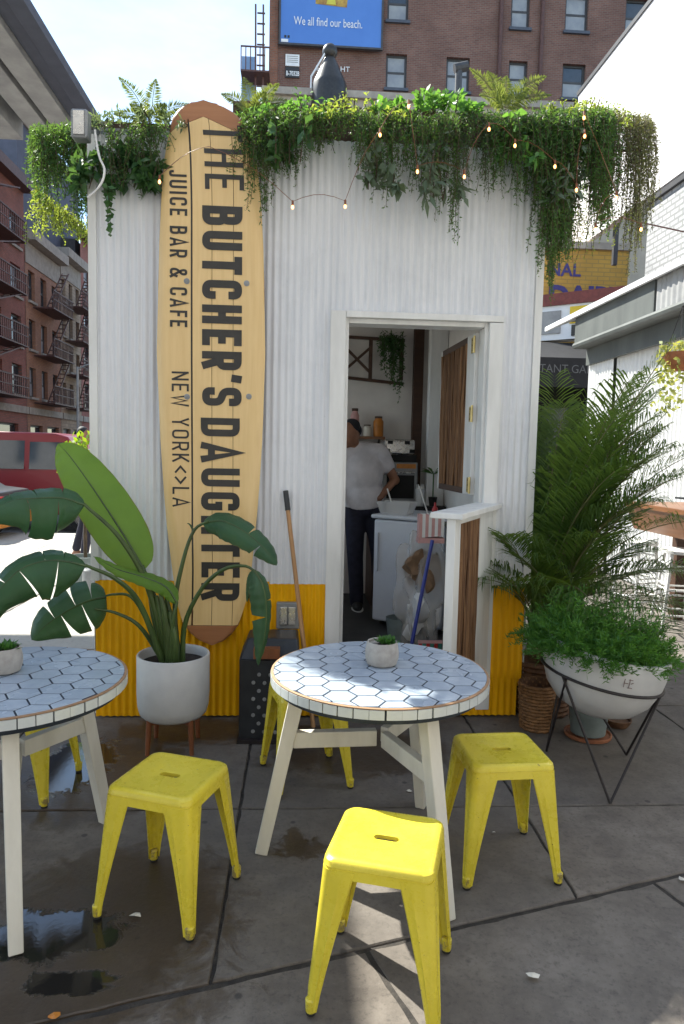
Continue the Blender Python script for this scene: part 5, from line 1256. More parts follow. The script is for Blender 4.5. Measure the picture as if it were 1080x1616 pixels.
def window(parent, O, U, N, h, frame=FRM, glass=GL, sill=None, depth=0.18, bw=0.06, lower=None):
    O = np.array(O, float); U = np.array(U, float); N = np.array(N, float); a, b, c, d = h
    P_ = lambda u, z, dd: O+U*u+np.array([0, 0, z])-N*dd
    fm = MB(); n3 = tuple(N)
    for (u0, z0), (u1, z1) in (((a, c+bw/2), (b, c+bw/2)), ((a, d-bw/2), (b, d-bw/2)), ((a+bw/2, c+bw), (a+bw/2, d-bw)), ((b-bw/2, c+bw), (b-bw/2, d-bw)), ((a+bw, (c+d)/2), (b-bw, (c+d)/2))):
        fm.bar(P_(u0, z0, depth), P_(u1, z1, depth), bw, 0.06, n3) if z0 != z1 else fm.bar(P_(u0, z0, depth), P_(u1, z1, depth), 0.06, bw)
    w = fm.build('window', frame, parent)
    MB().add([P_(a, (c+d)/2, depth+.01), P_(b, (c+d)/2, depth+.01), P_(b, d, depth+.01), P_(a, d, depth+.01)], [(0, 1, 2, 3)]).build('pane', glass, w)
    MB().add([P_(a, c, depth-.012), P_(b, c, depth-.012), P_(b, (c+d)/2, depth-.012), P_(a, (c+d)/2, depth-.012)], [(0, 1, 2, 3)]).build('pane', lower or glass, w)
    if sill: MB().bar(P_(a-.08, c-.06, -.04), P_(b+.08, c-.06, -.04), 0.16, 0.12).build('sill', sill, w)
    return w

# tall brick building behind the hut
BR = brickmat('brown_brick', (0.22, 0.105, 0.080), (0.145, 0.066, 0.054), (0.20, 0.16, 0.14), 'XZ', 0.22, 0.075)
tbk = thing('brick_tower', 'tall brown brick building behind the hut with rows of windows', 'building', (6, 28, 0))
BX0, BX1, BY = -1.55, 17.0, 28.0
cols = [(3.54, 4.46), (6.22, 7.26), (9.02, 9.86), (11.46, 12.50), (14.2, 15.2)]; rows_ = [(11.6, 13.1), (14.6, 16.1), (17.62, 19.08), (20.45, 22.0), (23.3, 24.8)]
holes = [(a-BX0, b-BX0, c, d) for (a, b) in cols for (c, d) in rows_ if not (a == 6.22 and c > 20)]
facade('wall', (BX0, BY, 0), (1, 0, 0), BX1-BX0, 27, holes, BR, tbk, 0.25, (0, -1, 0))
MB().box(BX0, BX1, BY+.26, BY+14, 0, 26.9).build('block', pm('brick_plain', (0.11, 0.055, 0.045), (0.08, 0.04, 0.035), 2, 0.9), tbk)
for i, h in enumerate(holes): window(tbk, (BX0, BY, 0), (1, 0, 0), (0, -1, 0), h, FRM, GLS if i % 3 else GL, MT['canopy_dark'], 0.18, 0.09, GLS)
for x in (8.55, 10.4): MB().tube([(x, BY-.12, 10), (x, BY-.12, 26.8)], 0.09, 8).build('downpipe', IRON, tbk)
MB().box(BX0-.02, BX0+.35, BY-.06, BY-.002, 0, 26.9).build('corner_pier', brickmat('pier_brick', (0.30, 0.12, 0.075), (0.2, 0.08, 0.05), (0.2, 0.16, 0.13), 'XZ', .22, .075), tbk)
# billboard on its wall
bbd = thing('billboard', 'blue billboard high on the brick building reading We all find our beach', 'billboard', (1.1, 27.8, 19.1))
MT['ad_blue'] = pm('ad_blue', (0.085, 0.22, 0.60), (0.07, 0.19, 0.55), 0.5, 0.4)
MB().box(-1.08, 3.26, 27.72, 27.80, 19.12, 26.5).build('panel', MT['ad_blue'], bbd)
for a in ((-1.16, -1.081, 19.04, 26.5), (3.261, 3.34, 19.04, 26.5), (-1.08, 3.26, 19.04, 19.119)): MB().box(a[0], a[1], 27.68, 27.82, a[2], a[3]).build('frame', FRM, bbd)
MT['ad_gold'] = pm('ad_gold', (0.50, 0.33, 0.06), (0.20, 0.08, 0.03), 3.0, 0.5)
def ngon(pts2, y, mat, name, parent): MB().add([(x, y, z) for x, z in pts2], [tuple(range(len(pts2)))]).build(name, mat, parent)
ngon([(.40, 20.78), (1.75, 20.70), (1.88, 22.4), (.36, 22.4)], 27.712, MT['ad_gold'], 'picture', bbd)
ngon([(.86, 20.80), (1.28, 20.78), (1.20, 21.2), (1.0, 21.22)], 27.706, pm('lime', (.62, .58, .08), (.5, .46, .05), 3, .5), 'picture', bbd)
def text_obj(txt, loc, size, mat, parent, rz=0.0, sx=1.0, off=0.0, name='lettering', shear=0.0):
    cu = bpy.data.curves.new(name, 'FONT'); cu.body = txt; cu.size = size; cu.offset = off; cu.shear = shear; cu.resolution_u = 3
    o = bpy.data.objects.new(name, cu); COL.objects.link(o); dg = bpy.context.evaluated_depsgraph_get(); me = bpy.data.meshes.new_from_object(o.evaluated_get(dg))
    bpy.data.objects.remove(o); bpy.data.curves.remove(cu)
    M_ = Matrix.Translation(loc) @ Matrix.Rotation(rz, 4, 'Z') @ Matrix.Rotation(R(90), 4, 'X') @ Matrix.Diagonal((sx, 1, 1, 1))
    me.transform(M_); mb = MB(); mb.v = [tuple(v.co) for v in me.vertices]; mb.f = [tuple(p.vertices) for p in me.polygons]; bpy.data.meshes.remove(me)
    return mb.build(name, mat, parent)
MT['ad_white'] = pm('ad_white', (0.78, 0.80, 0.82), (0.70, 0.72, 0.76), 3, 0.5)
text_obj('We all find our beach.', (-.52, 27.70, 19.88), 0.50, MT['ad_white'], bbd, 0, 0.66)
for x in (-.92, -.78): MB().box(x, x+.09, 27.70, 27.71, 19.33, 19.43).build('small_print', MT['ink'], bbd)
MB().box(-1.05, -.75, 27.70, 27.71, 19.15, 19.27).build('small_print', MT['ad_white'], bbd)
sg = thing('wall_notice', 'small white notice with B-7032B stencilled below on the brick building', 'sign', (-.5, 27.95, 17.9))
MB().box(-.86, -.26, 27.93, 27.98, 18.30, 18.78).build('panel', MT['ad_white'], sg)
for z in (18.68, 18.60, 18.52, 18.44): MB().box(-.80, -.32, 27.922, 27.929, z, z+.025).build('printed_line', MT['grey_metal'], sg)
MB().box(-.86, -.26, 27.94, 27.98, 17.82, 18.26).build('dark_panel', MT['ink'], sg)
text_obj('B-7032B', (-.83, 27.93, 17.90), 0.27, MT['ad_white'], sg, 0, 0.62, 0.006)
gt = thing('wall_lettering', 'white painted letters SO and HT on brick either side of the dark roof tank', 'sign', (.9, 27.95, 18.2))
for _t, _x in (('S', .45), ('O', .66), ('H', 1.52), ('T', 1.76)): text_obj(_t, (_x, 27.94, 18.18), 0.32, MT['ad_white'], gt, name='letter')
# roof tank silhouette
tk = thing('roof_tank', 'dark cone-topped vent tank on the low roof in front of the billboard', 'tank', (0.80, 20, 13.25))
local(MB().lathe([(.60, -.5), (.58, .0), (.58, .30), (.54, .42), (.30, .95), (.17, 1.20)], 28), 'cone', MT['ink'], tk, True)
local(MB().sphere((0, 0, 1.40), .25, 16, 10), 'cap_ball', MT['ink'], tk, True)
local(MB().bar((-.62, -.1, .0), (-.60, -.1, .55), .05).bar((-.60, -.1, .55), (-.16, -.1, 1.30), .05), 'flue', MT['ad_white'], tk)
lb_ = thing('low_building', 'low beige building with stone parapet below the brick tower', 'building', (6, 20, 0))
BEI = pm('beige_render', (0.44, 0.39, 0.32), (0.34, 0.30, 0.25), 2, 0.85)
MB().box(-1.3, 13.0, 20.0, 27.5, 0, 13.2).build('block', BEI, lb_); MB().box(-1.4, 13.1, 19.85, 20.4, 13.201, 13.42).build('parapet', STONE, lb_)
MB().tube([(5.15, 20.3, 13.4), (5.15, 20.3, 14.5)], .12, 10).build('vent_pipe', FRM, lb_)
MB().tube([(5.0, 20.3, 14.5), (5.45, 20.3, 14.62)], .16, 10).build('vent_hood', FRM, lb_)
# fire escape and screen at its left corner
fe = thing('fire_escape_tower', 'dark iron fire escape stack at the left corner of the brick tower', 'fire escape', (-2.0, 27.5, 0))
for z in (10, 12.6, 15.2, 17.4):
    MB().box(-2.7, -1.5, 26.8, 27.9, z, z+.07).build('platform', IRON, fe)
    for x in np.linspace(-2.68, -1.5, 7): MB().bar((x, 26.82, z+.07), (x, 26.82, z+1.0), .04).build('baluster', IRON, fe)
    MB().bar((-2.7, 26.82, z+1.0), (-1.5, 26.82, z+1.0), .05).build('handrail', IRON, fe)
for x in (-2.02, -1.70): MB().bar((x, 27.2, 8), (x-.1, 27.2, 20.3), .07).build('ladder_rail', IRON, fe)
for z in np.arange(8.2, 20, .42): MB().bar((-2.05, 27.2, z), (-1.72, 27.2, z), .05).build('rung', IRON, fe)
scn = thing('blue_screen', 'pale blue netting panel beside the fire escape stack', 'screen', (-2.6, 27.9, 14))
MB().box(-2.75, -2.15, 27.95, 28.0, 9, 18.6).build('panel', pm('netting', (.22, .34, .55), (.17, .28, .47), 3, .7), scn)

# bright side wall with billboard on the right
rbk = thing('painted_brick_building', 'building with grey-white painted brick flank at the right', 'building', (9, 6, 0))
WB = brickmat('white_brick', (0.50, 0.50, 0.50), (0.40, 0.40, 0.41), (0.26, 0.26, 0.26), 'YZ', 0.30, 0.105, 0.8, 0.022, 0.8)
MB().box(7.0, 15.0, -6.0, 10.2, 0, 6.70).build('wall', WB, rbk)
MB().box(6.93, 15.0, -6.0, 10.25, 6.701, 6.80).build('coping', FRM, rbk)
for y in (6.2, 8.4): MB().bar((6.86, y, 6.45), (6.99, y, 6.55), .07).build('bracket', FRM, rbk)
rbb = thing('white_billboard', 'glaring white billboard along the flank of the right-hand building', 'billboard', (7.0, 6, 6.85))
MT['ad_pale'] = pm('ad_pale', (0.80, 0.77, 0.77), (0.74, 0.70, 0.70), 0.6, 0.5)
MB().box(6.95, 7.10, -4.0, 14.15, 6.86, 10.76).build('panel', MT['ad_pale'], rbb)
MB().box(6.92, 7.13, -4.0, 14.2, 10.761, 10.86).build('top_rail', FRM, rbb)
for y in (3, 6, 9, 12): MB().box(7.101, 7.2, y-.05, y+.05, 6.0, 10.7).build('support', FRM, rbb)
text_obj('ST . EDG', (6.945, 8.65, 7.35), .62, pm('pale_pink_ink', (.52, .44, .44), (.47, .40, .4), 3, .5), rbb, R(-90), .9)
wr = [at(u, v, 6.0) for u, v in ((985, 345), (1025, 354), (1080, 366))]
tag(MB().tube([tuple(p) for p in wr], .012, 5).build('overhead_wire', IRON, None), 'thin dark wire crossing the painted brick wall', 'wire')

# yellow painted shop building far right
yb = thing('yellow_shop_building', 'yellow painted brick wall with blue letters above a red fascia', 'building', (6.6, 13, 0))
YBM = brickmat('yellow_brick', (0.60, 0.36, 0.07), (0.50, 0.29, 0.06), (0.40, 0.26, 0.08), 'XZ', .3, .1, .8, .012, .3)
MB().box(5.2, 7.95, 13.0, 17, 0, 6.62).build('wall', YBM, yb); MB().box(5.15, 8.0, 12.92, 13.3, 6.621, 6.78).build('coping', STONE, yb)
MT['ad_navy'] = pm('ad_navy', (.06, .05, .22), (.045, .04, .17), 5, .6)
text_obj('NAL', (5.95, 12.985, 5.98), .42, MT['ad_navy'], yb, 0, 1.0, .01); text_obj('DAIRY', (5.98, 12.985, 5.28), .66, MT['ad_navy'], yb, 0, 1.05, .03)
rf = thing('shop_fascia', 'slanting red fascia with white shop signs under the yellow wall', 'shop sign', (6.4, 12, 4.6))
M5 = Matrix.Translation((5.35, 11.9, 0)) @ Matrix.Rotation(R(-38), 4, 'Z')
RED = pm('red_tiles', (.20, .045, .035), (.13, .03, .025), 14, .6); WHT = MT['ad_white']
MB().box(-.4, 3.2, 0, .5, 4.98, 5.24, M5).build('red_band', RED, rf); MB().box(-.4, 3.2, .05, .45, 4.22, 4.978, M5).build('sign_panel', WHT, rf)
MB().box(.02, .55, .02, .049, 4.36, 4.86, M5).build('grey_sign', MT['canopy_light'], rf); MB().box(.75, 1.32, .02, .049, 4.55, 4.92, M5).build('yellow_sign', pm('sign_yellow', (.75, .55, .03), (.65, .46, .02), 5, .5), rf)
MB().box(.80, 1.2, .008, .019, 4.58, 4.72, M5).build('black_shape', MT['ink'], rf); MB().box(.80, 1.26, .02, .048, 4.28, 4.52, M5).build('dark_sign', MT['ink'], rf)
for k in range(6): MB().box(1.45+.16*k, 1.57+.16*k, .02, .049, 4.66, 4.66+.12*(1+k % 2), M5).build('sign_stroke', MT['ad_navy'], rf)
aw = thing('dark_awning', 'black shop awning with grey letters below the white signs', 'awning', (6.0, 11, 3.5))
AWM = pm('awning_black', (.018, .018, .022), (.012, .012, .015), 6, .7)
y0, y1 = 10.2, 11.6
MB().add([(4.6, y1, 4.15), (7.2, y1, 4.15), (7.2, y0, 3.62), (4.6, y0, 3.62), (4.6, y0, 3.02), (7.2, y0, 3.02), (4.6, y1, 3.02), (7.2, y1, 3.02)], [(0, 1, 2, 3), (3, 2, 5, 4), (0, 3, 4, 6), (1, 7, 5, 2)]).build('canvas', AWM, aw)
_ax = at(836, 580, y0)[0]; _az = at(880, 588, y0)[2]
text_obj('INSTANT GARM', (_ax-.14, y0-.012, _az), .24, pm('awning_ink', (.15, .15, .16), (.11, .11, .12), 5, .6), aw, 0, .95)
sf = thing('dim_shop', 'dim shopfront under the black awning', 'shop front', (6.0, 12, 0))
MB().box(4.4, 7.6, 11.7, 12.2, 0, 4.1).build('wall', MT['dark'], sf)
for k in range(3): MB().box(4.6+.9*k, 5.3+.9*k, 11.66, 11.699, .6, 2.7).build('window', GL, sf)
MB().sphere((4.95, 11.5, 2.55), .06, 10, 6).build('lamp', emit('warm_lamp', (1, .55, .25), 6), sf, True)

# ================================================================== neighbouring shed at the right
sh = thing('neighbour_shed', 'white corrugated shed with grey lean-to roof at the right', 'shed', (4.6, 3, 0))
SHW = corrugated_paint('shed_tin', (0.74, 0.74, 0.73), (0.62, 0.62, 0.62)); SHG = pm('shed_grey', (0.115, 0.125, 0.12), (0.08, 0.088, 0.085), 3, .6, stretch=(1, 1, .3))
corr(-2.0, 5.15, 0.02, 3.3, 0.085, 0.012, 'Y', 4.22, -1).build('wall_sheet', SHW, sh, True); corr(5.15, 5.95, 0.02, 3.3, 0.085, 0.012, 'Y', 4.17, -1).build('wall_sheet', SHW, sh, True)
MB().box(4.24, 7.0, 5.90, 5.95, 0.02, 3.2).build('end_wall', SHG, sh)
MB().add([(3.9, -2, 3.62), (3.9, 7.0, 3.62), (6.8, 7.0, 4.7), (6.8, -2, 4.7), (3.9, -2, 3.58), (3.9, 7.0, 3.58), (6.8, 7.0, 4.66), (6.8, -2, 4.66)], [(0, 3, 2, 1), (4, 5, 6, 7), (0, 1, 5, 4), (1, 2, 6, 5), (2, 3, 7, 6), (3, 0, 4, 7)]).build('roof_sheet', MT['canopy_light'], sh)
MB().box(3.86, 3.90, -2, 7.02, 3.56, 3.625).build('drip_edge', MT['ad_white'], sh)
corr(-2.0, 3.7, 3.2, 3.57, 0.11, 0.008, 'Y', 3.955, -1).build('fascia_sheet', MT['canopy_light'], sh, True); MB().box(3.93, 3.98, 3.701, 5.95, 3.2, 3.57).build('fascia_sheet', SHG, sh)
MB().box(3.92, 4.22, -2, 5.93, 3.13, 3.198).build('soffit', SHG, sh); MB().tube([(3.93, -2, 3.17), (3.93, 5.92, 3.17)], .045, 8).build('gutter', SHG, sh, True)
MB().box(4.10, 4.16, -2, 5.92, 2.90, 3.129).build('beam', SHG, sh)
hb_ = thing('hanging_basket', 'pale green plant in a hanging basket on the shed at the right edge', 'hanging plant', (3.42, 2.2, 2.2))
MB().lathe([(.06, 0), (.13, .07), (.15, .16), (.14, .16)], 16, (3.44, 2.2, 2.38)).build('basket', MT['terracotta'], hb_, True)
for a in (0, 2.1, 4.2): MB().tube([(3.44+.14*math.cos(a), 2.2+.14*math.sin(a), 2.53), (3.44, 2.2, 2.95)], .004, 4).build('chain', MT['black_metal'], hb_)
MB().bar((3.44, 2.2, 2.95), (3.95, 2.2, 3.18), .02).build('bracket', MT['black_metal'], hb_)
G8 = leafmat('variegated', (.34, .40, .16), (.17, .25, .07), .4, .5); mb = MB(); rs = random.Random(8)
for k in range(420):
    a = rs.uniform(0, 6.28); r_ = .07+.12*rs.random(); z = 2.62-rs.random()**1.5*.62*(1 if math.cos(a) < .4 else .6); p = np.array([3.42+r_*math.cos(a)*1.0, 2.2+r_*math.sin(a), z]); d = rnd_dir(rs); d[2] -= .3; d = nrm(d)
    mb.leaf(p, d, nrm(np.cross(d, rnd_dir(rs))), .055, .034)
mb.build('foliage', G8, hb_)
bc = thing('bar_counter', 'wooden bar counter by the shed wall', 'counter', (3.4, 1.6, 0))
bevel(MB().box(3.26, 4.0, -.6, 2.75, 1.10, 1.15).build('top', MT['counter_wood'], bc), .006)
MB().add([(3.27, -.6, 1.099), (3.27, 2.72, 1.099), (3.36, 2.72, .88), (3.36, -.6, .88), (3.30, -.6, 1.099), (3.30, 2.72, 1.099), (3.39, 2.72, .88), (3.39, -.6, .88)], [(0, 1, 2, 3), (4, 7, 6, 5), (3, 2, 6, 7), (1, 5, 6, 2), (0, 3, 7, 4)]).build('apron', MT['counter_wood'], bc)
for y in (-.4, 2.5): MB().box(3.70, 3.80, y, y+.1, .002, 1.099).build('support', MT['dark_wood'], bc)
ty = thing('condiment_tray', 'black tray on the bar counter', 'tray', (3.32, 1.75, 1.151)); MB().box(3.28, 3.62, 1.45, 1.85, 1.235, 1.25).build('tray', MT['black_plastic'], ty)
for x in (3.32, 3.58): MB().box(x-.02, x+.02, 1.62, 1.68, 1.151, 1.234).build('foot', MT['black_plastic'], ty)
kb = thing('ketchup_bottle', 'red squeeze bottle standing on the black tray', 'bottle', (3.34, 1.72, 1.2505)); local(MB().lathe([(.028, 0), (.03, .01), (.03, .11), (.014, .14), (.006, .18)], 14), 'bottle', MT['red'], kb, True)
def bar_stool(label, x, y, rz):
    t = thing('bar_stool', label, 'bar stool', (x, y, 0), rz, 'white bar stools')
    local(MB().lathe([(.15, .74), (.17, .745), (.17, .77), (.15, .778)], 28), 'seat', MT['white_paint'], t, True)
    c4 = [(1, 1), (-1, 1), (-1, -1), (1, -1)]
    for sx, sy_ in c4: local(MB().tube([(sx*.10, sy_*.10, .745), (sx*.18, sy_*.18, .0)], [.016, .013], 8), 'leg', MT['white_paint'], t, True)
    for i, z in enumerate((.20, .24, .42, .46)):
        for k in range(4):
            if (k+i) % 2: continue
            f = 1-z/.745; r_ = .10+.08*f; a, b_ = c4[k], c4[(k+1) % 4]
            for dz in (0, .18): 
                f = 1-(z+dz)/.745; r_ = .10+.08*f; local(MB().tube([(a[0]*r_, a[1]*r_, z+dz), (b_[0]*r_, b_[1]*r_, z+dz)], .009, 6), 'rung', MT['white_paint'], t, True)
bar_stool('white wooden bar stool half hidden behind the palm', 3.34, 2.55, .3)
bar_stool('white wooden bar stool at the right edge of the photo', 3.42, 1.95, -.2)

# ================================================================== street at the left
def tenement(label, y0, y1, H, mat, cols_n, floors, seed, escape=True, stone_top=False, base_h=3.6, X=-14.0):
    t = thing('tenement', label, 'building', (X-4, (y0+y1)/2, 0), 0, 'tenements across the street'); W = y1-y0; rs = random.Random(seed); hs = []
    fh = (H-base_h-1.0)/floors
    for f in range(floors):
        for c in range(cols_n):
            u = W*(c+.5)/cols_n; z = base_h+.55+fh*f; hs.append((u-W/cols_n*.26, u+W/cols_n*.26, z, z+fh*.62))
    hs.append((W*.08, W*.42, .3, 2.7)); hs.append((W*.56, W*.92, .3, 2.7))
    facade('wall', (X, y0, 0), (0, 1, 0), W, H, hs, mat, t, .3, (1, 0, 0))
    MB().box(X-9, X-.32, y0+.01, y1-.01, 0, H-.1).build('block', FRM, t)
    for h in hs: window(t, (X, y0, 0), (0, 1, 0), (1, 0, 0), h, FRM, GL if rs.random() < .75 else GLS, STONE if h[2] > 3 else None, .2, .1)
    MB().box(X-.2, X+.55, y0, y1, H, H+.5).build('cornice', IRON if not stone_top else STONE, t); MB().box(X-.02, X+.12, y0+.05, y1-.05, base_h-.35, base_h).build('belt_course', STONE, t)
    if stone_top: MB().box(X+.001, X+.05, y0+.05, y1-.05, H-1.1, H-.05).build('frieze', STONE, t)
    if escape:
        for f in range(floors):
            z = base_h+.25+fh*f; a, b_ = y0+W*.18, y1-W*.18; m = MB(); m.box(X+.05, X+1.1, a, b_, z, z+.06)
            for y in np.arange(a, b_, .22): m.bar((X+1.08, y, z), (X+1.08, y, z+.95), .035)
            m.bar((X+1.08, a, z+.95), (X+1.08, b_, z+.95), .06); m.bar((X+1.08, a, z+.5), (X+1.08, b_, z+.5), .04)
            m.bar((X+.6, a+.3, z), (X+.6, b_-.4, z+fh), .06); m.bar((X+.95, a+.3, z), (X+.95, b_-.4, z+fh), .06)
            for k in range(9): q = (k+.5)/9; yq = (a+.3)*(1-q)+(b_-.4)*q; m.bar((X+.6, yq, z+fh*q), (X+.95, yq, z+fh*q), .05)
            m.build('fire_escape', IRON, t)
    return t
tenement('dark red brick tenement at the left edge with fire escape', 19.0, 33.1, 14.2, brickmat('tb1', (.36, .115, .088), (.26, .085, .066), (.18, .13, .11), 'YZ', .24, .08), 6, 4, 1)
tenement('brown tenement with pale stone top storey', 33.15, 38.3, 12.0, brickmat('tb2', (.46, .21, .12), (.34, .15, .09), (.22, .17, .14), 'YZ', .24, .08), 3, 3, 2, True, True)
tenement('grey stone tenement between the brown and red ones', 38.35, 42.2, 12.6, brickmat('tb3', (.48, .37, .27), (.36, .27, .2), (.25, .2, .16), 'YZ', .5, .2), 3, 4, 3, True, True)
tenement('red brick tenement nearest the white wall edge', 42.25, 56.0, 14.8, brickmat('tb4', (.46, .15, .115), (.34, .11, .085), (.24, .17, .15), 'YZ', .24, .08), 5, 4, 4, False)
gtw = thing('grey_tower', 'blue-grey windowless tower rising behind the tenements', 'building', (-19, 40, 0)); MB().box(-22, -15.2, 35.5, 46, 0, 19.0).build('block', pm('slate', (.10, .11, .16), (.075, .085, .12), 2, .8), gtw)
MB().box(-22.2, -15.0, 35.3, 46.2, 19.001, 19.4).build('parapet', STONE, gtw)
lp = thing('lamp_post', 'slim grey lamp post in front of the far tenements', 'street lamp', (-9.9, 27, 0)); lpx, lpy = at(124, 700, 27.0)[0], 27.0
lp.location = (lpx, lpy, -.17)
local(MB().tube([(0, 0, 0), (0, 0, 5.2)], [.09, .05], 8), 'pole', MT['canopy_light'], lp, True); local(MB().tube([(0, 0, 5.1), (.4, 0, 5.3), (1.1, 0, 5.3)], .035, 6), 'arm', MT['canopy_light'], lp); local(MB().box(.9, 1.35, -.08, .08, 5.22, 5.3), 'lamp_head', MT['canopy_light'], lp)

opp = thing('fill_terrace', 'unseen pale rendered terrace added opposite the hut to reflect sunlight onto it', 'building', (0, -14, 0))  # houses added out of view as warm fill for the hut front
CRE = pm('pale_render', (.52, .49, .46), (.44, .42, .40), 2, .85)
oh = [(x, x+1.1, z, z+1.7) for x in np.arange(1.5, 34, 2.8) for z in (4.6, 8.0, 11.4)] + [(x, x+2.6, .4, 3.0) for x in np.arange(1.0, 34, 4.2)]
facade('wall', (18, -13, 0), (-1, 0, 0), 36, 14, oh, CRE, opp, .25, (0, 1, 0))
for h in oh[::1]: window(opp, (18, -13, 0), (-1, 0, 0), (0, 1, 0), h, FRM, GL, None, .18, .09)
MB().box(-18, 18, -22, -13.26, 0, 13.9).build('block', CRE, opp); MB().box(-18.2, 18.2, -13.3, -12.6, 14.001, 14.5).build('cornice', STONE, opp)

# vehicles: one body builder
def vehicle(name, label, cat, loc, rz, prof, W, paint, glass_spans, wheels, extra=None):
    """side profile extruded across W with tumblehome; windows, wheels and lights as parts"""
    t = thing(name, label, cat, loc, rz); n_ = len(prof); vs_ = []; fs = []
    for k, s in enumerate((-1, 1)):
        for x, z in prof: vs_.append((x, s*W/2*(1-0.16*max(0, (z-.95))/1.0), z))
    for i in range(n_): j = (i+1) % n_; fs.append((i, j, n_+j, n_+i))
    fs += [tuple(range(n_-1, -1, -1)), tuple(n_+i for i in range(n_))]
    bevel(local(MB().add(vs_, fs), 'body', paint, t, True), .035, 3)
    for x0, x1, z0, z1, sl in glass_spans:
        for s in (-1, 1):
            yy = lambda z: s*(W/2*(1-0.16*max(0, (z-.95))/1.0)+.004)
            local(MB().add([(x0, yy(z0), z0), (x1, yy(z0), z0), (x1-sl[1], yy(z1), z1), (x0+sl[0], yy(z1), z1)], [(0, 1, 2, 3)]), 'side_window', GL, t)
    for wx in wheels:
        for s in (-1, 1):
            M_ = Matrix.Translation((wx, s*(W/2-.10), .32)) @ Matrix.Rotation(R(90), 4, 'X'); w_ = local(MB().lathe([(.20, -.11), (.31, -.11), (.325, -.06), (.325, .06), (.31, .11), (.20, .11)], 28, (0, 0, 0), M_), 'wheel', MT['rubber'], t, True)
            local(MB().lathe([(.05, -.118), (.20, -.112), (.20, .112), (.05, .118)], 20, (0, 0, 0), M_), 'rim', MT['steel'], w_, True)
    return t
CRM = newmat('red_car_paint'); CRM[2].inputs['Base Color'].default_value = (.20, .007, .014, 1); CRM[2].inputs['Roughness'].default_value = .38; CRM[2].inputs['Coat Weight'].default_value = .15
van = vehicle('red_van', 'dark red passenger van parked across the street', 'van', (-5.9, 11.5, -.17), 0,
    [(-2.5, .35), (2.3, .35), (2.42, .55), (2.40, .95), (1.75, 1.12), (1.15, 1.95), (.9, 2.03), (-2.3, 2.05), (-2.48, 1.9), (-2.55, 1.2), (-2.56, .5)], 1.9, CRM[0],
    [(-2.3, -1.05, 1.28, 1.86, (.04, 0)), (-.95, .30, 1.28, 1.86, (0, 0)), (.40, 1.45, 1.28, 1.84, (0, .38))], (-1.6, 1.5))
for s in (-1, 1): local(MB().box(-2.4, 2.2, s*.955-.012, s*.955+.012, .62, .66), 'side_trim', MT['steel'], van)
for y in (-.75, .75): local(MB().box(2.40, 2.44, y-.15, y+.15, .62, .82), 'headlight', MT['ad_white'], van); local(MB().box(-2.60, -2.55, y-.08, y+.08, .8, 1.2), 'tail_lamp', MT['red'], van)
SIL = pm('silver_paint', (.13, .135, .145), (.10, .105, .11), 3, .3, .4)
car = vehicle('grey_car', 'dark grey car whose tail shows at the left edge', 'car', (-7.25, 8.6, -.17), R(180), [(-2.15, .3), (2.1, .3), (2.2, .6), (2.12, .82), (1.1, .95), (.45, 1.42), (-1.05, 1.45), (-1.75, 1.0), (-2.18, .95), (-2.22, .5)], 1.75, SIL,
    [(-1.35, -.35, .98, 1.36, (.3, 0)), (-.28, .85, .98, 1.36, (0, .42))], (-1.4, 1.35))
for y in (-.62, .62): local(MB().box(-2.25, -2.19, y-.16, y+.16, .70, .88), 'tail_lamp', MT['red'], car)
local(MB().box(-2.30, -2.20, -.8, .8, .36, .56), 'bumper', MT['orange'], car)

# pedestrian by the van
pp = at(133, 690, 6.0); ped = thing('person', 'pedestrian with short dark hair walking past the red van', 'person', (pp[0], 6.0, 0))
Q = lambda x, y, z: (pp[0]+x, 6.0+y, z)
person_mesh('body', [('ell', Q(0, 0, 1.735), (.075, .092, .115)), ('ell', Q(.085, -.02, 1.72), (.02, .014, .018)), ('ell', Q(.062, -.02, 1.66), (.03, .03, .02)), ('ell', Q(0, -.075, 1.73), (.02, .012, .03)), ('limb', [Q(0, 0, 1.5), Q(0, 0, 1.64)], [.058, .052]), ('limb', [Q(0, -.15, 1.48), Q(0, .15, 1.48)], [.06, .06]),
     ('ell', Q(0, 0, 1.25), (.11, .17, .26)), ('limb', [Q(0, -.19, 1.46), Q(-.03, -.23, 1.18), Q(.08, -.22, .95)], [.05, .04, .03]), ('limb', [Q(0, .19, 1.46), Q(.03, .23, 1.18), Q(.1, .2, .98)], [.05, .04, .03]),
     ('limb', [Q(0, -.09, .95), Q(.08, -.09, .5), Q(.02, -.09, .08)], [.085, .058, .04]), ('limb', [Q(0, .09, .95), Q(-.04, .09, .5), Q(-.16, .09, .12)], [.085, .058, .04]), ('ell', Q(.07, -.09, .04), (.13, .045, .04)), ('ell', Q(-.10, .09, .06), (.12, .045, .04))], MT['skin'], ped, .014, 3)
person_mesh('jacket', [('limb', [Q(0, -.15, 1.48), Q(0, .15, 1.48)], [.078, .078]), ('ell', Q(0, 0, 1.22), (.135, .19, .32)), ('limb', [Q(0, -.19, 1.46), Q(-.03, -.23, 1.18), Q(.06, -.22, .98)], [.066, .055, .045]), ('limb', [Q(0, .19, 1.46), Q(.03, .23, 1.18), Q(.09, .2, 1.0)], [.066, .055, .045])], MT['grey_metal'], ped, .015, 3)
person_mesh('trousers', [('ell', Q(0, 0, .95), (.12, .165, .12)), ('limb', [Q(0, -.09, .92), Q(.08, -.09, .5), Q(.02, -.09, .10)], [.095, .072, .06]), ('limb', [Q(0, .09, .92), Q(-.04, .09, .5), Q(-.15, .09, .14)], [.095, .072, .06])], MT['jeans'], ped, .015, 3)
person_mesh('hair', [('ell', Q(-.022, .005, 1.772), (.082, .098, .098)), ('ell', Q(-.05, .005, 1.70), (.05, .085, .08))], MT['hair'], ped, .012, 2)

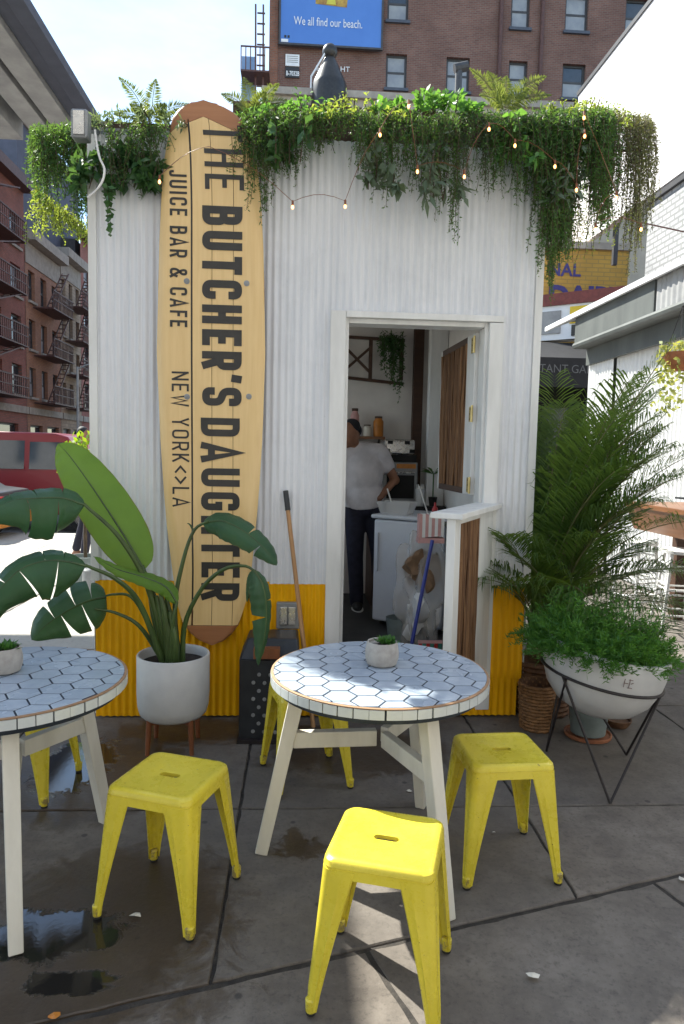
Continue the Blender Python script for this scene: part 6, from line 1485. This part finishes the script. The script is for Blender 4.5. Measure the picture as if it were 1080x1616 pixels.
# lime shrub in a tub and steel bollard behind the left wall edge
ls2 = thing('lime_shrub', 'lime green shrub in a tub behind the left edge of the hut', 'shrub', (-2.30, 3.5, 0)); G9 = leafmat('lime_leaf', (.22, .36, .03), (.10, .22, .02), .5, .4); mb = MB(); rs = random.Random(2)
for k in range(650):
    p = np.array([-2.24+rs.gauss(0, .10), 3.5+rs.gauss(0, .11), 1.38+rs.gauss(0, .13)]); d = rnd_dir(rs); d[2] += .4; d = nrm(d); mb.leaf(p, d, nrm(np.cross(d, rnd_dir(rs))), .075, .045)
mb.build('crown', G9, ls2); MB().tube([(-2.26, 3.5, .4), (-2.26, 3.5, 1.2)], .02, 6).build('trunk', TW, ls2); MB().lathe([(.14, 0), (.18, .42), (.165, .42), (.15, .3)], 20, (-2.26, 3.5, 0)).build('tub', MT['zinc'], ls2, True)
bo = thing('steel_bollard', 'short dark steel bollard at the left corner of the hut', 'bollard', (-2.05, 2.95, 0))
local(MB().lathe([(.075, 0), (.075, .36), (.06, .375)], 24), 'post', MT['grey_metal'], bo, True); local(MB().tube([(-.04, 0, .37), (-.035, 0, .41), (.035, 0, .41), (.04, 0, .37)], .006, 6), 'ring', MT['grey_metal'], bo, True)

# litter on the pavement
for i, (u, v, lb, r_) in enumerate(((440+400, 1542, 'crumpled pale leaf on the grey pavement at the right', .018), (215, 1447, 'pale scrap of paper on the wet stain', .02), (645, 1250, 'small white scrap under the centre table', .012), (780, 1316, 'tiny white scrap beside the right-hand stool', .008), (1077, 1390, 'tan scrap in the joint at the right edge', .016), (85, 1608, 'orange peel scrap at the bottom left', .016))):
    d = _f + _r*(u-PW/2)/FPX - _u*(v-PH/2)/FPX; p = CAM+d*(-CAM[2]/d[2]); rs = random.Random(i); mb = MB(); n_ = 7
    ring = [(p[0]+r_*math.cos(2*PI*k/n_)*rs.uniform(.6, 1.5), p[1]+r_*math.sin(2*PI*k/n_)*rs.uniform(.4, 1.0), .004+rs.uniform(0, .008)) for k in range(n_)]
    mb.add(ring+[(p[0], p[1], .012)], [(k, (k+1) % n_, n_) for k in range(n_)])
    tag(mb.build('litter_scrap', MT['orange'] if i == 5 else MT['cream_paint'], None), lb, 'litter')
